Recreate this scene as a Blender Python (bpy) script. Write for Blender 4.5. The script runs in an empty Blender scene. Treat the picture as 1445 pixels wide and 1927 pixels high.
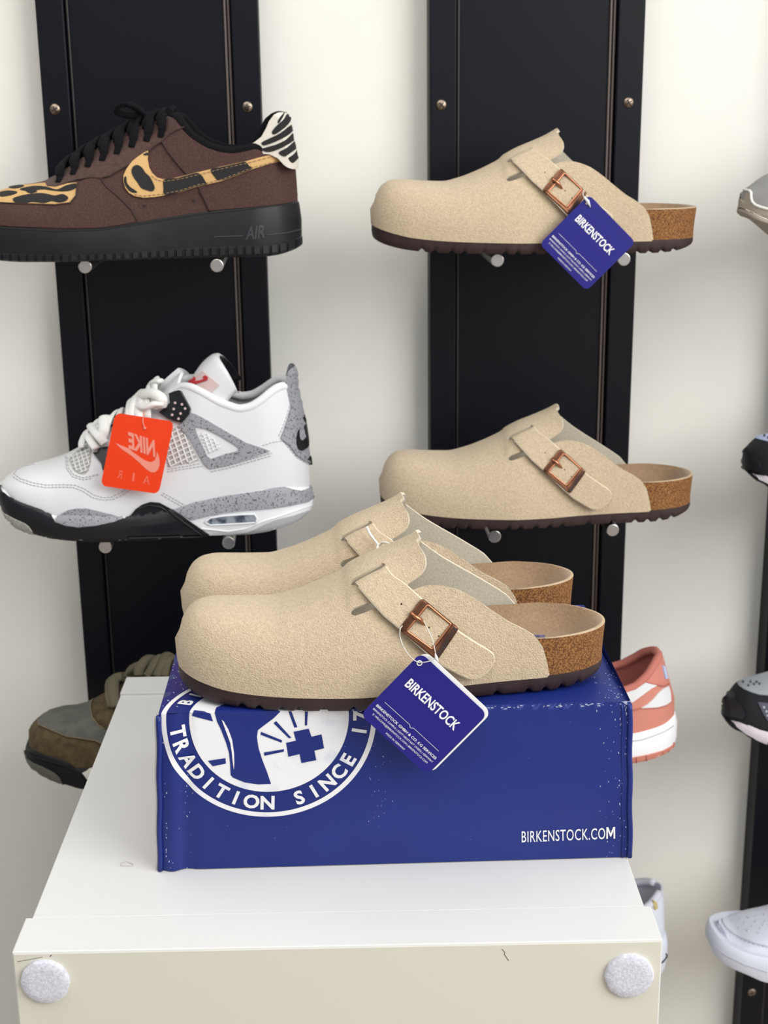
import bpy, bmesh, math, random
from mathutils import Vector, Matrix, geometry
from mathutils.bvhtree import BVHTree
random.seed(7)
scene = bpy.context.scene
col = scene.collection
PI = math.pi
R = math.radians

# ------------------------------------------------------------------ camera
W, H, FPX = 1445.0, 1927.0, 2677.0
YAW, PITCH, ROLL = R(-3.1), R(-16.4), R(-0.69)
CAM = Vector((0, -1.46, 1.35))
FW = Vector((-math.sin(YAW)*math.cos(PITCH), math.cos(YAW)*math.cos(PITCH), math.sin(PITCH)))
_rt = Vector((math.cos(YAW), math.sin(YAW), 0)); _up = _rt.cross(FW)
RT = _rt*math.cos(ROLL) + _up*math.sin(ROLL)
UP = _up*math.cos(ROLL) - _rt*math.sin(ROLL)
cd = bpy.data.cameras.new('camera'); cam = bpy.data.objects.new('camera', cd); col.objects.link(cam)
cam.matrix_world = Matrix(((RT.x, UP.x, -FW.x, CAM.x), (RT.y, UP.y, -FW.y, CAM.y), (RT.z, UP.z, -FW.z, CAM.z), (0, 0, 0, 1)))
cd.sensor_fit = 'VERTICAL'; cd.sensor_height = 24; cd.lens = FPX*24/H
cd.clip_start = .01; cd.clip_end = 50
cd.dof.use_dof = True; cd.dof.focus_distance = .98; cd.dof.aperture_fstop = 9.0
scene.camera = cam
# ------------------------------------------------------------------ light
scene.view_settings.view_transform = 'Standard'; scene.view_settings.look = 'None'
scene.view_settings.gamma = 1; scene.view_settings.use_curve_mapping = False
scene.view_settings.exposure = 0.0
wd = bpy.data.worlds.new('world'); scene.world = wd; wd.use_nodes = True
wn = wd.node_tree; bg = wn.nodes['Background']
bg.inputs[1].default_value = .64
_tc = wn.nodes.new('ShaderNodeTexCoord'); _sx = wn.nodes.new('ShaderNodeSeparateXYZ'); _mr = wn.nodes.new('ShaderNodeMapRange'); _cr = wn.nodes.new('ShaderNodeValToRGB')
_mr.inputs['From Min'].default_value = -.5; _mr.inputs['From Max'].default_value = .6
_cr.color_ramp.elements[0].color = (1.0, .90, .82, 1); _cr.color_ramp.elements[1].color = (.82, .92, 1.0, 1)
_mx = wn.nodes.new('ShaderNodeMapRange'); _mx.inputs['From Min'].default_value = -1; _mx.inputs['From Max'].default_value = 1
_mx.inputs['To Min'].default_value = .30; _mx.inputs['To Max'].default_value = .92      # ambient made weaker from the left to darken the lower-left wall
wn.links.new(_sx.outputs['X'], _mx.inputs['Value']); wn.links.new(_mx.outputs[0], bg.inputs[1])
wn.links.new(_tc.outputs['Generated'], _sx.inputs[0]); wn.links.new(_sx.outputs['Z'], _mr.inputs['Value']); wn.links.new(_mr.outputs[0], _cr.inputs['Fac']); wn.links.new(_cr.outputs['Color'], bg.inputs[0])
def area(name, loc, target, sx, sy, power, color):
    ld = bpy.data.lights.new(name, 'AREA'); ld.shape = 'RECTANGLE'; ld.size = sx; ld.size_y = sy
    ld.energy = power; ld.color = color
    o = bpy.data.objects.new(name, ld); col.objects.link(o)
    o.location = loc; o.rotation_euler = (Vector(target)-Vector(loc)).to_track_quat('-Z', 'Y').to_euler()
    return o
area('shop_window_light', (1.9, -2.1, 2.2), (.1, -.2, 1.0), 2.0, 1.6, 68, (1, .985, .95))
area('ceiling_light', (-.5, -1.0, 2.7), (0, -.3, .9), 2.0, 1.4, 22, (1, .95, .88))

# ------------------------------------------------------------------ helpers
def ray(px, py):
    return (FW + RT*((px-W/2)/FPX) - UP*((py-H/2)/FPX)).normalized()
def proj(p):
    d = p-CAM; z = d.dot(FW); return (W/2+FPX*d.dot(RT)/z, H/2-FPX*d.dot(UP)/z, z)
def at_y(px, py, Y):
    d = ray(px, py); return CAM + d*((Y-CAM.y)/d.y)
def at_z(px, py, Z):
    d = ray(px, py); return CAM + d*((Z-CAM.z)/d.z)
def zm(s, ox, oy, pts): return [(ox+s*x, oy+s*y) for x, y in pts]

def lin(c):
    c = c/255.0
    return c/12.92 if c <= .04045 else ((c+.055)/1.055)**2.4
def rgb(r, g, b): return (lin(r), lin(g), lin(b), 1)

MATS = {}
def mat(name, c, rough=.6, metal=0, c2=None, nscale=200, ndetail=3, lo=.4, hi=.6, bump=0, bscale=None, bdist=.001, sheen=0, spec=.5, coat=0, kind='noise', trans=0, alpha=1, sub=0):
    m = bpy.data.materials.new(name); m.use_nodes = True; MATS[name] = m
    nt = m.node_tree; b = nt.nodes['Principled BSDF']
    b.inputs['Base Color'].default_value = rgb(*c); b.inputs['Roughness'].default_value = rough
    b.inputs['Metallic'].default_value = metal; b.inputs['Specular IOR Level'].default_value = spec
    b.inputs['Sheen Weight'].default_value = sheen; b.inputs['Coat Weight'].default_value = coat
    b.inputs['Transmission Weight'].default_value = trans
    if sheen: b.inputs['Sheen Roughness'].default_value = .5
    b.inputs['Alpha'].default_value = alpha
    tc = nt.nodes.new('ShaderNodeTexCoord')
    def tex(kind, sc, det=3):
        if kind == 'voronoi':
            t = nt.nodes.new('ShaderNodeTexVoronoi'); t.inputs['Scale'].default_value = sc
            out = t.outputs['Distance']
        else:
            t = nt.nodes.new('ShaderNodeTexNoise'); t.inputs['Scale'].default_value = sc; t.inputs['Detail'].default_value = det
            out = t.outputs['Fac']
        nt.links.new(tc.outputs['Object'], t.inputs['Vector']); return out
    if c2:
        f = tex(kind, nscale, ndetail)
        r = nt.nodes.new('ShaderNodeValToRGB'); r.color_ramp.elements[0].position = lo; r.color_ramp.elements[1].position = hi
        r.color_ramp.elements[0].color = rgb(*c); r.color_ramp.elements[1].color = rgb(*c2)
        nt.links.new(f, r.inputs['Fac']); nt.links.new(r.outputs['Color'], b.inputs['Base Color'])
    if bump:
        f = tex('noise', bscale or nscale, 4)
        bp = nt.nodes.new('ShaderNodeBump'); bp.inputs['Strength'].default_value = bump; bp.inputs['Distance'].default_value = bdist
        nt.links.new(f, bp.inputs['Height']); nt.links.new(bp.outputs['Normal'], b.inputs['Normal'])
    return m

mat('wall_paint', (236, 234, 227), .85, c2=(231, 230, 224), nscale=3, bump=.25, bscale=35, bdist=.002)
mat('floor', (176, 160, 146), .5)
mat('black_metal', (6, 9, 19), .45, bump=.05, bscale=300, bdist=.0003, spec=.22)
mat('black_groove', (40, 35, 35), .4)
mat('bronze_groove', (104, 92, 88), .4)
mat('steel', (190, 187, 184), .3, metal=1)
mat('screw_steel', (150, 135, 120), .35, metal=1)
mat('screw_slot', (30, 26, 24), .6)
mat('cabinet_white', (217, 216, 214), .35, bump=.03, bscale=60, bdist=.001)
mat('cabinet_white_dim', (214, 211, 197), .5)  # cabinet white for the front face, its lower light put into the colour
mat('felt', (198, 198, 208), .95, c2=(216, 216, 226), nscale=500, bump=.5, bscale=900, bdist=.0008, sheen=.4)
mat('suede', (195, 175, 147), .95, c2=(212, 192, 163), nscale=420, ndetail=4, lo=.3, hi=.7, bump=1.0, bscale=1050, bdist=.0013, sheen=.2, spec=.2)
mat('suede_inner', (184, 177, 160), .95, c2=(200, 193, 176), nscale=700, lo=.3, hi=.7, bump=.5, bscale=900, bdist=.0006, sheen=.3, spec=.2)
mat('suede_edge', (214, 202, 182), .9, spec=.2)
mat('footbed', (142, 116, 90), .95, c2=(158, 131, 103), nscale=500, lo=.3, hi=.7, bump=.6, bscale=900, bdist=.0007, sheen=.25, spec=.2)
mat('cork', (96, 60, 32), .8, c2=(154, 108, 62), nscale=900, ndetail=2, lo=.42, hi=.62, bump=.4, bscale=500, bdist=.0005, spec=.3)
mat('bed_edge', (188, 166, 138), .9, spec=.2)
mat('brown_rubber', (46, 31, 31), .62, c2=(53, 37, 36), nscale=60, spec=.4)
mat('copper', (118, 80, 60), .36, metal=1, c2=(78, 50, 40), nscale=70, lo=.35, hi=.75)
mat('copper_bright', (178, 122, 92), .28, metal=1)
mat('copper_dark', (34, 20, 18), .6)
mat('slot_dark', (96, 82, 68), .95)
mat('hole_dark', (78, 62, 44), .95)
mat('card_blue', (24, 20, 120), .32, spec=.5)
mat('card_white', (238, 238, 236), .5)
mat('print_white', (236, 236, 240), .55)
mat('thread_clear', (232, 228, 220), .3, alpha=.75)
mat('cord_white', (235, 232, 226), .6)

def kind(o, k): o['kind'] = k; return o
def empty(name, label, cat, M=None, group=None):
    o = bpy.data.objects.new(name, None); col.objects.link(o); o.empty_display_size = .02
    o['label'] = label; o['category'] = cat
    if group: o['group'] = group
    if M is not None: o.matrix_world = M
    return o
def link(name, me, parent=None, mats=(), smooth=True, label=None):
    for m in mats: me.materials.append(MATS[m])
    o = bpy.data.objects.new(name, me); col.objects.link(o)
    if parent is not None: o.parent = parent
    if smooth:
        for p in me.polygons: p.use_smooth = True
    if label: o['label'] = label
    return o
def from_py(name, vs, fs, parent=None, mats=(), smooth=True, mi=None, label=None, recalc=False):
    me = bpy.data.meshes.new(name); me.from_pydata([tuple(v) for v in vs], [], fs); me.update()
    if mi:
        for p, k in zip(me.polygons, mi): p.material_index = k
    if recalc:
        bm = bmesh.new(); bm.from_mesh(me); bmesh.ops.recalc_face_normals(bm, faces=bm.faces); bm.to_mesh(me); bm.free()
    return link(name, me, parent, mats, smooth, label)
def box_obj(name, x0, x1, y0, y1, z0, z1, m, parent=None, bev=0, label=None, seg=2):
    bm = bmesh.new(); bmesh.ops.create_cube(bm, size=1)
    for v in bm.verts: v.co = Vector(((x0+x1)/2+v.co.x*(x1-x0), (y0+y1)/2+v.co.y*(y1-y0), (z0+z1)/2+v.co.z*(z1-z0)))
    if bev: bmesh.ops.bevel(bm, geom=bm.edges[:], offset=bev, segments=seg, affect='EDGES', profile=.5)
    me = bpy.data.meshes.new(name); bm.to_mesh(me); bm.free()
    return link(name, me, parent, [m], False, label)
def tube_data(pts, r, n=8, closed=False, flat=1.0, upv=None):
    """tube along points; flat<1 squashes it along the up vector"""
    vs, fs = [], []; N = len(pts); prev = None
    for i, p in enumerate(pts):
        a = pts[(i-1) % N] if (closed or i > 0) else pts[i]
        b = pts[(i+1) % N] if (closed or i < N-1) else pts[i]
        t = (Vector(b)-Vector(a)); t = t.normalized() if t.length > 1e-9 else Vector((1, 0, 0))
        if upv is not None: u = Vector(upv[i] if isinstance(upv, list) else upv)
        else: u = prev if prev is not None else (Vector((0, 0, 1)) if abs(t.z) < .9 else Vector((1, 0, 0)))
        s = t.cross(u)
        if s.length < 1e-6: s = t.cross(Vector((0, 1, 0)))
        s.normalize(); u2 = s.cross(t).normalized(); prev = u2
        rr = r[i] if isinstance(r, (list, tuple)) else r
        for k in range(n):
            an = 2*PI*k/n
            vs.append(Vector(p)+s*math.cos(an)*rr+u2*math.sin(an)*rr*flat)
    seg = N if closed else N-1
    for i in range(seg):
        for k in range(n):
            a = i*n+k; b = i*n+(k+1) % n; c = ((i+1) % N)*n+(k+1) % n; d = ((i+1) % N)*n+k
            fs.append((a, b, c, d))
    if not closed:
        fs.append(tuple(range(n))[::-1]); fs.append(tuple((N-1)*n+k for k in range(n)))
    return vs, fs
def tube(name, pts, r, m, parent=None, n=8, closed=False, flat=1.0, upv=None, label=None):
    vs, fs = tube_data(pts, r, n, closed, flat, upv)
    return from_py(name, vs, fs, parent, [m], label=label, recalc=True)
def join_data(parts):
    vs, fs = [], []
    for v, f in parts:
        o = len(vs); vs += list(v); fs += [tuple(i+o for i in q) for q in f]
    return vs, fs
def spline(pts, n=8, closed=False):
    out = []; N = len(pts); P = [Vector(p) for p in pts]
    for i in range(N if closed else N-1):
        p0 = P[(i-1) % N] if (closed or i > 0) else P[i]; p1 = P[i]; p2 = P[(i+1) % N]
        p3 = P[(i+2) % N] if (closed or i+2 < N) else p2
        for k in range(n):
            t = k/n
            out.append(.5*((2*p1)+(p2-p0)*t+(2*p0-5*p1+4*p2-p3)*t*t+(3*p1-p0-3*p2+p3)*t**3))
    if not closed: out.append(P[-1])
    return out
def sp2(pts, n=6, closed=True): return [(v.x, v.y) for v in spline([(x, y, 0) for x, y in pts], n, closed)]
def resample(pts, step, closed=False):
    P = [Vector(p) for p in pts]; out = []
    M_ = len(P) if closed else len(P)-1
    for i in range(M_):
        a, b = P[i], P[(i+1) % len(P)]; n = max(1, int(math.ceil((b-a).length/step)))
        for k in range(n): out.append(a.lerp(b, k/n))
    if not closed: out.append(P[-1])
    return out
def pchip(keys):
    """monotone cubic through (x, y) keys"""
    xs = [k[0] for k in keys]; ys = [k[1] for k in keys]; n = len(xs)
    h = [xs[i+1]-xs[i] for i in range(n-1)]; d = [(ys[i+1]-ys[i])/h[i] for i in range(n-1)]
    m = [0]*n; m[0] = d[0] if n > 1 else 0; m[-1] = d[-1] if n > 1 else 0
    for i in range(1, n-1):
        if d[i-1]*d[i] > 0:
            w1 = 2*h[i]+h[i-1]; w2 = h[i]+2*h[i-1]; m[i] = (w1+w2)/(w1/d[i-1]+w2/d[i])
    def f(x):
        if x <= xs[0]: return ys[0]
        if x >= xs[-1]: return ys[-1]
        i = 0
        while xs[i+1] < x: i += 1
        t = (x-xs[i])/h[i]; t2 = t*t; t3 = t2*t
        return (2*t3-3*t2+1)*ys[i]+(t3-2*t2+t)*h[i]*m[i]+(-2*t3+3*t2)*ys[i+1]+(t3-t2)*h[i]*m[i+1]
    return f
def const(v): return lambda x: v
def fn(k): return k if callable(k) else (const(k) if isinstance(k, (int, float)) else pchip(k))
def widthfn(keys):
    g = pchip([(x, w*w) for x, w in keys]); return lambda x: math.sqrt(max(g(x), 0))
def relax(pts, it=2):
    for _ in range(it):
        pts = [pts[0]]+[tuple(.25*a+.5*b+.25*c for a, b, c in zip(pts[i-1], pts[i], pts[i+1])) for i in range(1, len(pts)-1)]+[pts[-1]]
    return pts
def inside(pt, poly):
    x, y = pt; c = False; j = len(poly)-1
    for i in range(len(poly)):
        xi, yi = poly[i]; xj, yj = poly[j]
        if (yi > y) != (yj > y) and x < (xj-xi)*(y-yi)/(yj-yi)+xi: c = not c
        j = i
    return c
def fill2d(poly, step, sx=1.0, sy=1.0, holes=()):
    """triangulate a polygon with inner grid points; sx, sy scale units so that step is even"""
    P = [(x*sx, y*sy) for x, y in poly]; Hs = [[(x*sx, y*sy) for x, y in h] for h in holes]
    P = [(v.x, v.y) for v in resample([(x, y, 0) for x, y in P], step, True)]
    Hs = [[(v.x, v.y) for v in resample([(x, y, 0) for x, y in h], step, True)] for h in Hs]
    vs = [Vector(p) for p in P]; es = [(i, (i+1) % len(P)) for i in range(len(P))]
    for h in Hs:
        o = len(vs); vs += [Vector(p) for p in h]; es += [(o+i, o+(i+1) % len(h)) for i in range(len(h))]
    x0 = min(p[0] for p in P); x1 = max(p[0] for p in P); y0 = min(p[1] for p in P); y1 = max(p[1] for p in P)
    j = 0; y = y0+step*.5
    cell = {}
    for v in vs: cell.setdefault((int(v.x//step), int(v.y//step)), []).append(v)
    def near(p):
        cx, cy = int(p[0]//step), int(p[1]//step)
        for a in (-1, 0, 1):
            for b in (-1, 0, 1):
                for v in cell.get((cx+a, cy+b), ()):
                    if (v.x-p[0])**2+(v.y-p[1])**2 < (step*.45)**2: return True
        return False
    while y < y1:
        x = x0+step*(.5 if j % 2 else 1.0)
        while x < x1:
            if inside((x, y), P) and not any(inside((x, y), h) for h in Hs) and not near((x, y)): vs.append(Vector((x, y)))
            x += step
        y += step*.87; j += 1
    ov, oe, of, a, b, c = geometry.delaunay_2d_cdt(vs, es, [], 0, 1e-7)
    fs = []
    for f in of:
        cx = sum(ov[i].x for i in f)/len(f); cy = sum(ov[i].y for i in f)/len(f)
        if inside((cx, cy), P) and not any(inside((cx, cy), h) for h in Hs):
            A = (ov[f[1]].x-ov[f[0]].x)*(ov[f[2]].y-ov[f[0]].y)-(ov[f[2]].x-ov[f[0]].x)*(ov[f[1]].y-ov[f[0]].y)
            if abs(A) > 1e-12: fs.append(tuple(f) if A > 0 else tuple(reversed(f)))
    return [(v.x/sx, v.y/sy) for v in ov], fs
def thicken(outer, inner, fs, flip=False, skirt_mi=0, inner_mi=0, back=True):
    """two sheets sharing topology plus a skirt round every boundary edge"""
    n = len(outer); vs = list(outer)+list(inner); out = []; mi = []
    cnt = {}
    for f in fs:
        for k in range(len(f)):
            e = (f[k], f[(k+1) % len(f)]); cnt[e] = cnt.get(e, 0)+1
    for f in fs:
        out.append(tuple(reversed(f)) if flip else tuple(f)); mi.append(0)
        if back: out.append(tuple(i+n for i in (f if flip else reversed(f)))); mi.append(inner_mi)
    for (a, b) in cnt:
        if (b, a) not in cnt:
            q = (a, a+n, b+n, b) if not flip else (b, b+n, a+n, a)
            out.append(q); mi.append(skirt_mi)
    return vs, out, mi
def px_hit(bvh, px, py, last=False):
    d = ray(px, py); o = CAM; best = None; off = 0
    for _ in range(12):
        h = bvh.ray_cast(o, d)
        if h[0] is None: break
        best = h
        if not last: break
        o = h[0]+d*1e-4
    if best is None:
        # nearest surface point to the ray
        p = CAM+d*1.2
        for _ in range(12):
            h = bvh.find_nearest(p); q = h[0]; p = CAM+d*max(.1, (q-CAM).dot(d))
        best = bvh.find_nearest(p)
    return best[0], best[1], best[2]
def drape_px(name, bvh, M, poly, m, parent, off=.0006, sink=.0006, step=5, holes=(), label=None, mesh2d=None, smooth=True):
    """thin real layer lying on a surface, its outline given in photo pixels"""
    vs2, fs = mesh2d if mesh2d else fill2d(poly, step, holes=holes)
    Mi = M.inverted(); N3 = Mi.to_3x3(); outer, inner = [], []
    for (x, y) in vs2:
        p, nrm, _ = px_hit(bvh, x, y)
        if nrm.dot(ray(x, y)) > 0: nrm = -nrm
        outer.append(Mi @ (p+nrm*off)); inner.append(Mi @ (p-nrm*sink))
    vs, out, mi = thicken(outer, inner, fs, back=False)
    return autosmooth(from_py(name, vs, out, parent, [m], smooth, label=label, recalc=True), 48)
def line_px(name, bvh, M, pts, r, m, parent, off=0.0, step=4, flat=1.0, dash=None, label=None):
    """raised cord, seam or stitching along photo pixels"""
    P = resample([(x, y, 0) for x, y in pts], step); Mi = M.inverted(); q = []
    for v in P:
        p, nrm, _ = px_hit(bvh, v.x, v.y)
        if nrm.dot(ray(v.x, v.y)) > 0: nrm = -nrm
        q.append((Mi @ (p+nrm*off), Mi.to_3x3() @ nrm))
    if dash:
        parts = []
        i = 0
        while i < len(q)-1:
            seg = q[i:i+dash[0]+1]
            if len(seg) > 1: parts.append(tube_data([s[0] for s in seg], r, 5, flat=flat, upv=[s[1] for s in seg]))
            i += dash[0]+dash[1]
        vs, fs = join_data(parts)
    else:
        vs, fs = tube_data([s[0] for s in q], r, 6, flat=flat, upv=[s[1] for s in q])
    return from_py(name, vs, fs, parent, [m], label=label, recalc=True)
_tc = {}
def text_mesh(s, bold=0.0, spacing=1.0):
    """2-D letters: verts, faces, width; cap height scaled to 1"""
    k = (s, bold, spacing)
    if k in _tc: return _tc[k]
    cu = bpy.data.curves.new('t', 'FONT'); cu.body = s; cu.offset = bold; cu.space_character = spacing; cu.resolution_u = 3
    o = bpy.data.objects.new('t', cu); col.objects.link(o)
    bpy.context.view_layer.update()
    dg = bpy.context.evaluated_depsgraph_get(); me = bpy.data.meshes.new_from_object(o.evaluated_get(dg))
    vs = [(v.co.x, v.co.y) for v in me.vertices]; fs = [tuple(p.vertices) for p in me.polygons]
    bpy.data.objects.remove(o); bpy.data.curves.remove(cu); bpy.data.meshes.remove(me)
    x0 = min(v[0] for v in vs); x1 = max(v[0] for v in vs)
    vs = [((x-x0)/.729, y/.729) for x, y in vs]
    _tc[k] = (vs, fs, (x1-x0)/.729); return _tc[k]
def text_quad(s, p0, p1, h, bold=.0, shear=0, spacing=1.0, up=None):
    """letters from baseline point p0 to p1 with cap height h (all 2-D)"""
    vs, fs, w = text_mesh(s, bold, spacing)
    dx, dy = (p1[0]-p0[0])/w, (p1[1]-p0[1])/w
    if up is None:
        L = math.hypot(dx, dy); up = (dy/L, -dx/L)
    return [(p0[0]+x*dx+y*h*up[0]+y*shear*dx, p0[1]+x*dy+y*h*up[1]+y*shear*dy) for x, y in vs], fs

def autosmooth(o, ang=35):
    me = o.data; bm = bmesh.new(); bm.from_mesh(me)
    for e in bm.edges:
        if len(e.link_faces) == 2 and e.calc_face_angle(0) > R(ang): e.smooth = False
    bm.to_mesh(me); bm.free(); return o
# ------------------------------------------------------------------ hull: the foot-shaped surface the shoe pieces lie on
class Hull:
    def __init__(s, M, L, near, far, zb, zt, ey=.8, ez=.8, shift=None, nx=150, nt=72, yc=0):
        s.M, s.L = M, L; s.near, s.far = widthfn(near), widthfn(far)
        s.zb, s.zt, s.ey, s.ez, s.yc = fn(zb), fn(zt), fn(ey), fn(ez), fn(yc); s.shift = shift; s.nx, s.nt = nx, nt
    def S(s, x, t):
        a = PI*t; c, sn = math.cos(a), math.sin(a)
        w = s.near(x) if c > 0 else s.far(x)
        y = -math.copysign(abs(c)**s.ey(x), c)*w + s.yc(x)*abs(sn)
        zb = s.zb(x); z = zb+(s.zt(x)-zb)*abs(sn)**s.ez(x)
        xx = x+(s.shift(x, z) if s.shift else 0)
        return Vector((xx, y, z))
    def N(s, x, t):
        e = s.L*.004; x0 = x; x = min(max(x, s.L*.004), s.L*.996); et = .004; t = min(max(t, .004), .996)
        a = s.S(x+e, t)-s.S(x-e, t); b = s.S(x, t+et)-s.S(x, t-et)
        n = a.cross(b)
        n = n.normalized() if n.length > 1e-12 else Vector((0, 0, 1))
        if x0 < .004: n = n.lerp(Vector((-1, 0, 0)), 1-x0/.004)
        if x0 > s.L-.004: n = n.lerp(Vector((1, 0, 0)), 1-(s.L-x0)/.004)
        return n.normalized()
    def P(s, x, t, off=0):
        p = s.S(x, t)
        return p+s.N(x, t)*off if off else p
    def xs(s): return [s.L*(1-math.cos(PI*i/s.nx))/2 for i in range(s.nx+1)]
    def fit(s, sil, it=8, x0=0, x1=1e9, lo=.004):
        """raise or lower the crown so that its outline meets the traced one"""
        K = [s.L*(1-math.cos(PI*i/26))/2 for i in range(27)]; z = [s.zt(k) for k in K]
        f = pchip(sorted(sil))
        for _ in range(it):
            s.zt = pchip(list(zip(K, z)))
            for i, k in enumerate(K):
                if k < x0 or k > x1: continue
                best = None
                for j in range(1, 24):
                    q = proj(s.M @ s.S(k, j/24)); e = q[1]-f(q[0])
                    if best is None or e < best[0]: best = (e, q[2])
                z[i] = max(s.zb(k)+lo, z[i]+best[0]*best[1]/FPX*.9)
        s.zt = pchip(list(zip(K, z)))
    def t_at(s, x, z):
        a = (z-s.zb(x))/(s.zt(x)-s.zb(x)); return math.asin(min(1, max(0, a))**(1/s.ez(x)))/PI
    def bvh(s):
        X = s.xs(); vs = []; s.cells = []; fs = []
        for x in X:
            for j in range(s.nt+1): vs.append(s.M @ s.S(x, j/s.nt))
        n = s.nt+1
        for i in range(s.nx):
            for j in range(s.nt):
                fs.append((i*n+j, (i+1)*n+j, (i+1)*n+j+1, i*n+j+1)); s.cells.append((i, j))
        s._X = X; s.B = BVHTree.FromPolygons(vs, fs); return s.B
    def param(s, px, py, last=False):
        p, n, k = px_hit(s.B, px, py, last); i, j = s.cells[k]; p = s.M.inverted() @ p
        x0, x1 = s._X[i], s._X[i+1]; t0, t1 = j/s.nt, (j+1)/s.nt
        a = s.S(x0, t0); u = s.S(x1, (t0+t1)/2)-s.S(x0, (t0+t1)/2); v = s.S((x0+x1)/2, t1)-s.S((x0+x1)/2, t0); d = p-a
        uu, vv, uv = u.dot(u), v.dot(v), u.dot(v); det = uu*vv-uv*uv
        if det < 1e-18: return ((x0+x1)/2, (t0+t1)/2)
        al = (d.dot(u)*vv-d.dot(v)*uv)/det; be = (d.dot(v)*uu-d.dot(u)*uv)/det
        return (x0+(x1-x0)*min(max(al, 0), 1), t0+(t1-t0)*min(max(be, 0), 1))
    def params(s, pts, last=False, step=6):
        return [s.param(v.x, v.y, last) for v in resample([(x, y, 0) for x, y in pts], step)]
    def sheet(s, name, poly, mats, parent, off=0.0, thick=.002, step=.004, holes=(), inner_mi=0, skirt_mi=0, label=None, bulge=None, tscale=.16):
        """piece cut from the hull; poly in (length along shoe, turn 0..1)"""
        vs2, fs = fill2d(poly, step, 1, tscale, holes=holes)
        outer, inner = [], []
        for x, t in vs2:
            o = off+(bulge(x, t) if bulge else 0)
            nrm = s.N(x, t); p = s.S(x, t); outer.append(p+nrm*o); inner.append(p+nrm*(o-thick))
        vs, out, mi = thicken(outer, inner, fs, inner_mi=inner_mi, skirt_mi=skirt_mi)
        return autosmooth(from_py(name, vs, out, parent, mats, True, mi, label, recalc=False), 48)

# ------------------------------------------------------------------ solid following a foot outline (soles, midsoles, footbeds)
class Slab:
    def __init__(s, L, near, far, zb, zt, prof, x0=0.0, x1=None, nx=220, nw=12, dish=None, ends=None):
        s.L, s.near, s.far, s.zb, s.zt, s.prof = L, widthfn(near), widthfn(far), fn(zb), fn(zt), prof
        s.x0, s.x1 = x0, L if x1 is None else x1; s.nx, s.nw = nx, nw; s.dish = dish
    def build(s, name, mats, parent, M, label=None, side_mi=None, top_mi=0):
        X = [s.x0+(s.x1-s.x0)*(1-math.cos(PI*i/s.nx))/2 for i in range(s.nx+1)]
        nl = len(s.prof); ring = []
        cx = (s.x0+s.x1)/2
        pts = [(x, -1) for x in X]+[(x, 1) for x in reversed(X[1:-1])]
        n = len(pts); vs = []; fs = []; mi = []
        base = []
        for x, sd in pts:
            w = s.near(x) if sd < 0 else s.far(x); base.append(Vector((x, sd*w, 0)))
        base[0].y = 0; base[s.nx].y = 0
        nrm = []
        for i in range(n):
            a, b = base[(i-1) % n], base[(i+1) % n]; t = b-a
            q = Vector((t.y, -t.x, 0)); nrm.append(q.normalized() if q.length > 1e-9 else Vector((-1, 0, 0)))
        for li, (v, off) in enumerate(s.prof):
            for i, (x, sd) in enumerate(pts):
                o = off(x, sd) if callable(off) else off
                z = s.zb(x)+(s.zt(x)-s.zb(x))*v
                p = base[i]+nrm[i]*o; p.z = z; vs.append(p)
        for li in range(nl-1):
            for i in range(n):
                a, b = li*n+i, li*n+(i+1) % n; fs.append((a, b, b+n, a+n)); mi.append(side_mi[li] if side_mi else 0)
        def cap(level, top):
            rows = []
            for i in range(s.nx+1):
                A = vs[level*n+i]; ib = (n-i) % n; Bq = vs[level*n+ib] if i not in (0, s.nx) else A
                if i in (0, s.nx): rows.append([level*n+i]); continue
                r = [level*n+i]
                for k in range(1, s.nw):
                    q = A.lerp(Bq, k/s.nw)
                    if top and s.dish: q = q+Vector((0, 0, s.dish(q.x, -1+2*k/s.nw)))
                    vs.append(q); r.append(len(vs)-1)
                r.append(level*n+ib); rows.append(r)
            for i in range(s.nx):
                a, b = rows[i], rows[i+1]
                if len(a) == 1:
                    for k in range(s.nw): fs.append((a[0], b[k], b[k+1]) if top else (a[0], b[k+1], b[k])); mi.append(top_mi if top else 0)
                elif len(b) == 1:
                    for k in range(s.nw): fs.append((a[k], b[0], a[k+1]) if top else (a[k], a[k+1], b[0])); mi.append(top_mi if top else 0)
                else:
                    for k in range(s.nw): fs.append((a[k], b[k], b[k+1], a[k+1]) if top else (a[k], a[k+1], b[k+1], b[k])); mi.append(top_mi if top else 0)
        cap(0, False); cap(nl-1, True)
        s.B = BVHTree.FromPolygons([M @ v for v in vs], fs)
        o = from_py(name, vs, fs, parent, mats, True, mi, label, recalc=True)
        return o
def copy_tree(o, M, label=None, group=None, skip=()):
    c = o.copy(); col.objects.link(c)
    if o.parent is None: c.matrix_world = M
    if label: c['label'] = label
    if group: c['group'] = group
    for ch in [q for q in bpy.data.objects if q.parent == o]:
        if ch.name.split('.')[0] in skip: continue
        d = copy_tree(ch, M); d.parent = c; d.matrix_parent_inverse = ch.matrix_parent_inverse.copy()
    return c

# ================================================================== setting
kind(box_obj('wall_back', -3, 3, 0, .1, 0, 3.0, 'wall_paint'), 'structure')
kind(box_obj('floor', -3, 3, -4, 0, -.05, 0, 'floor'), 'structure')
kind(box_obj('baseboard_back', -3, 3, -.012, 0, 0, .08, 'wall_paint'), 'structure')

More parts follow.
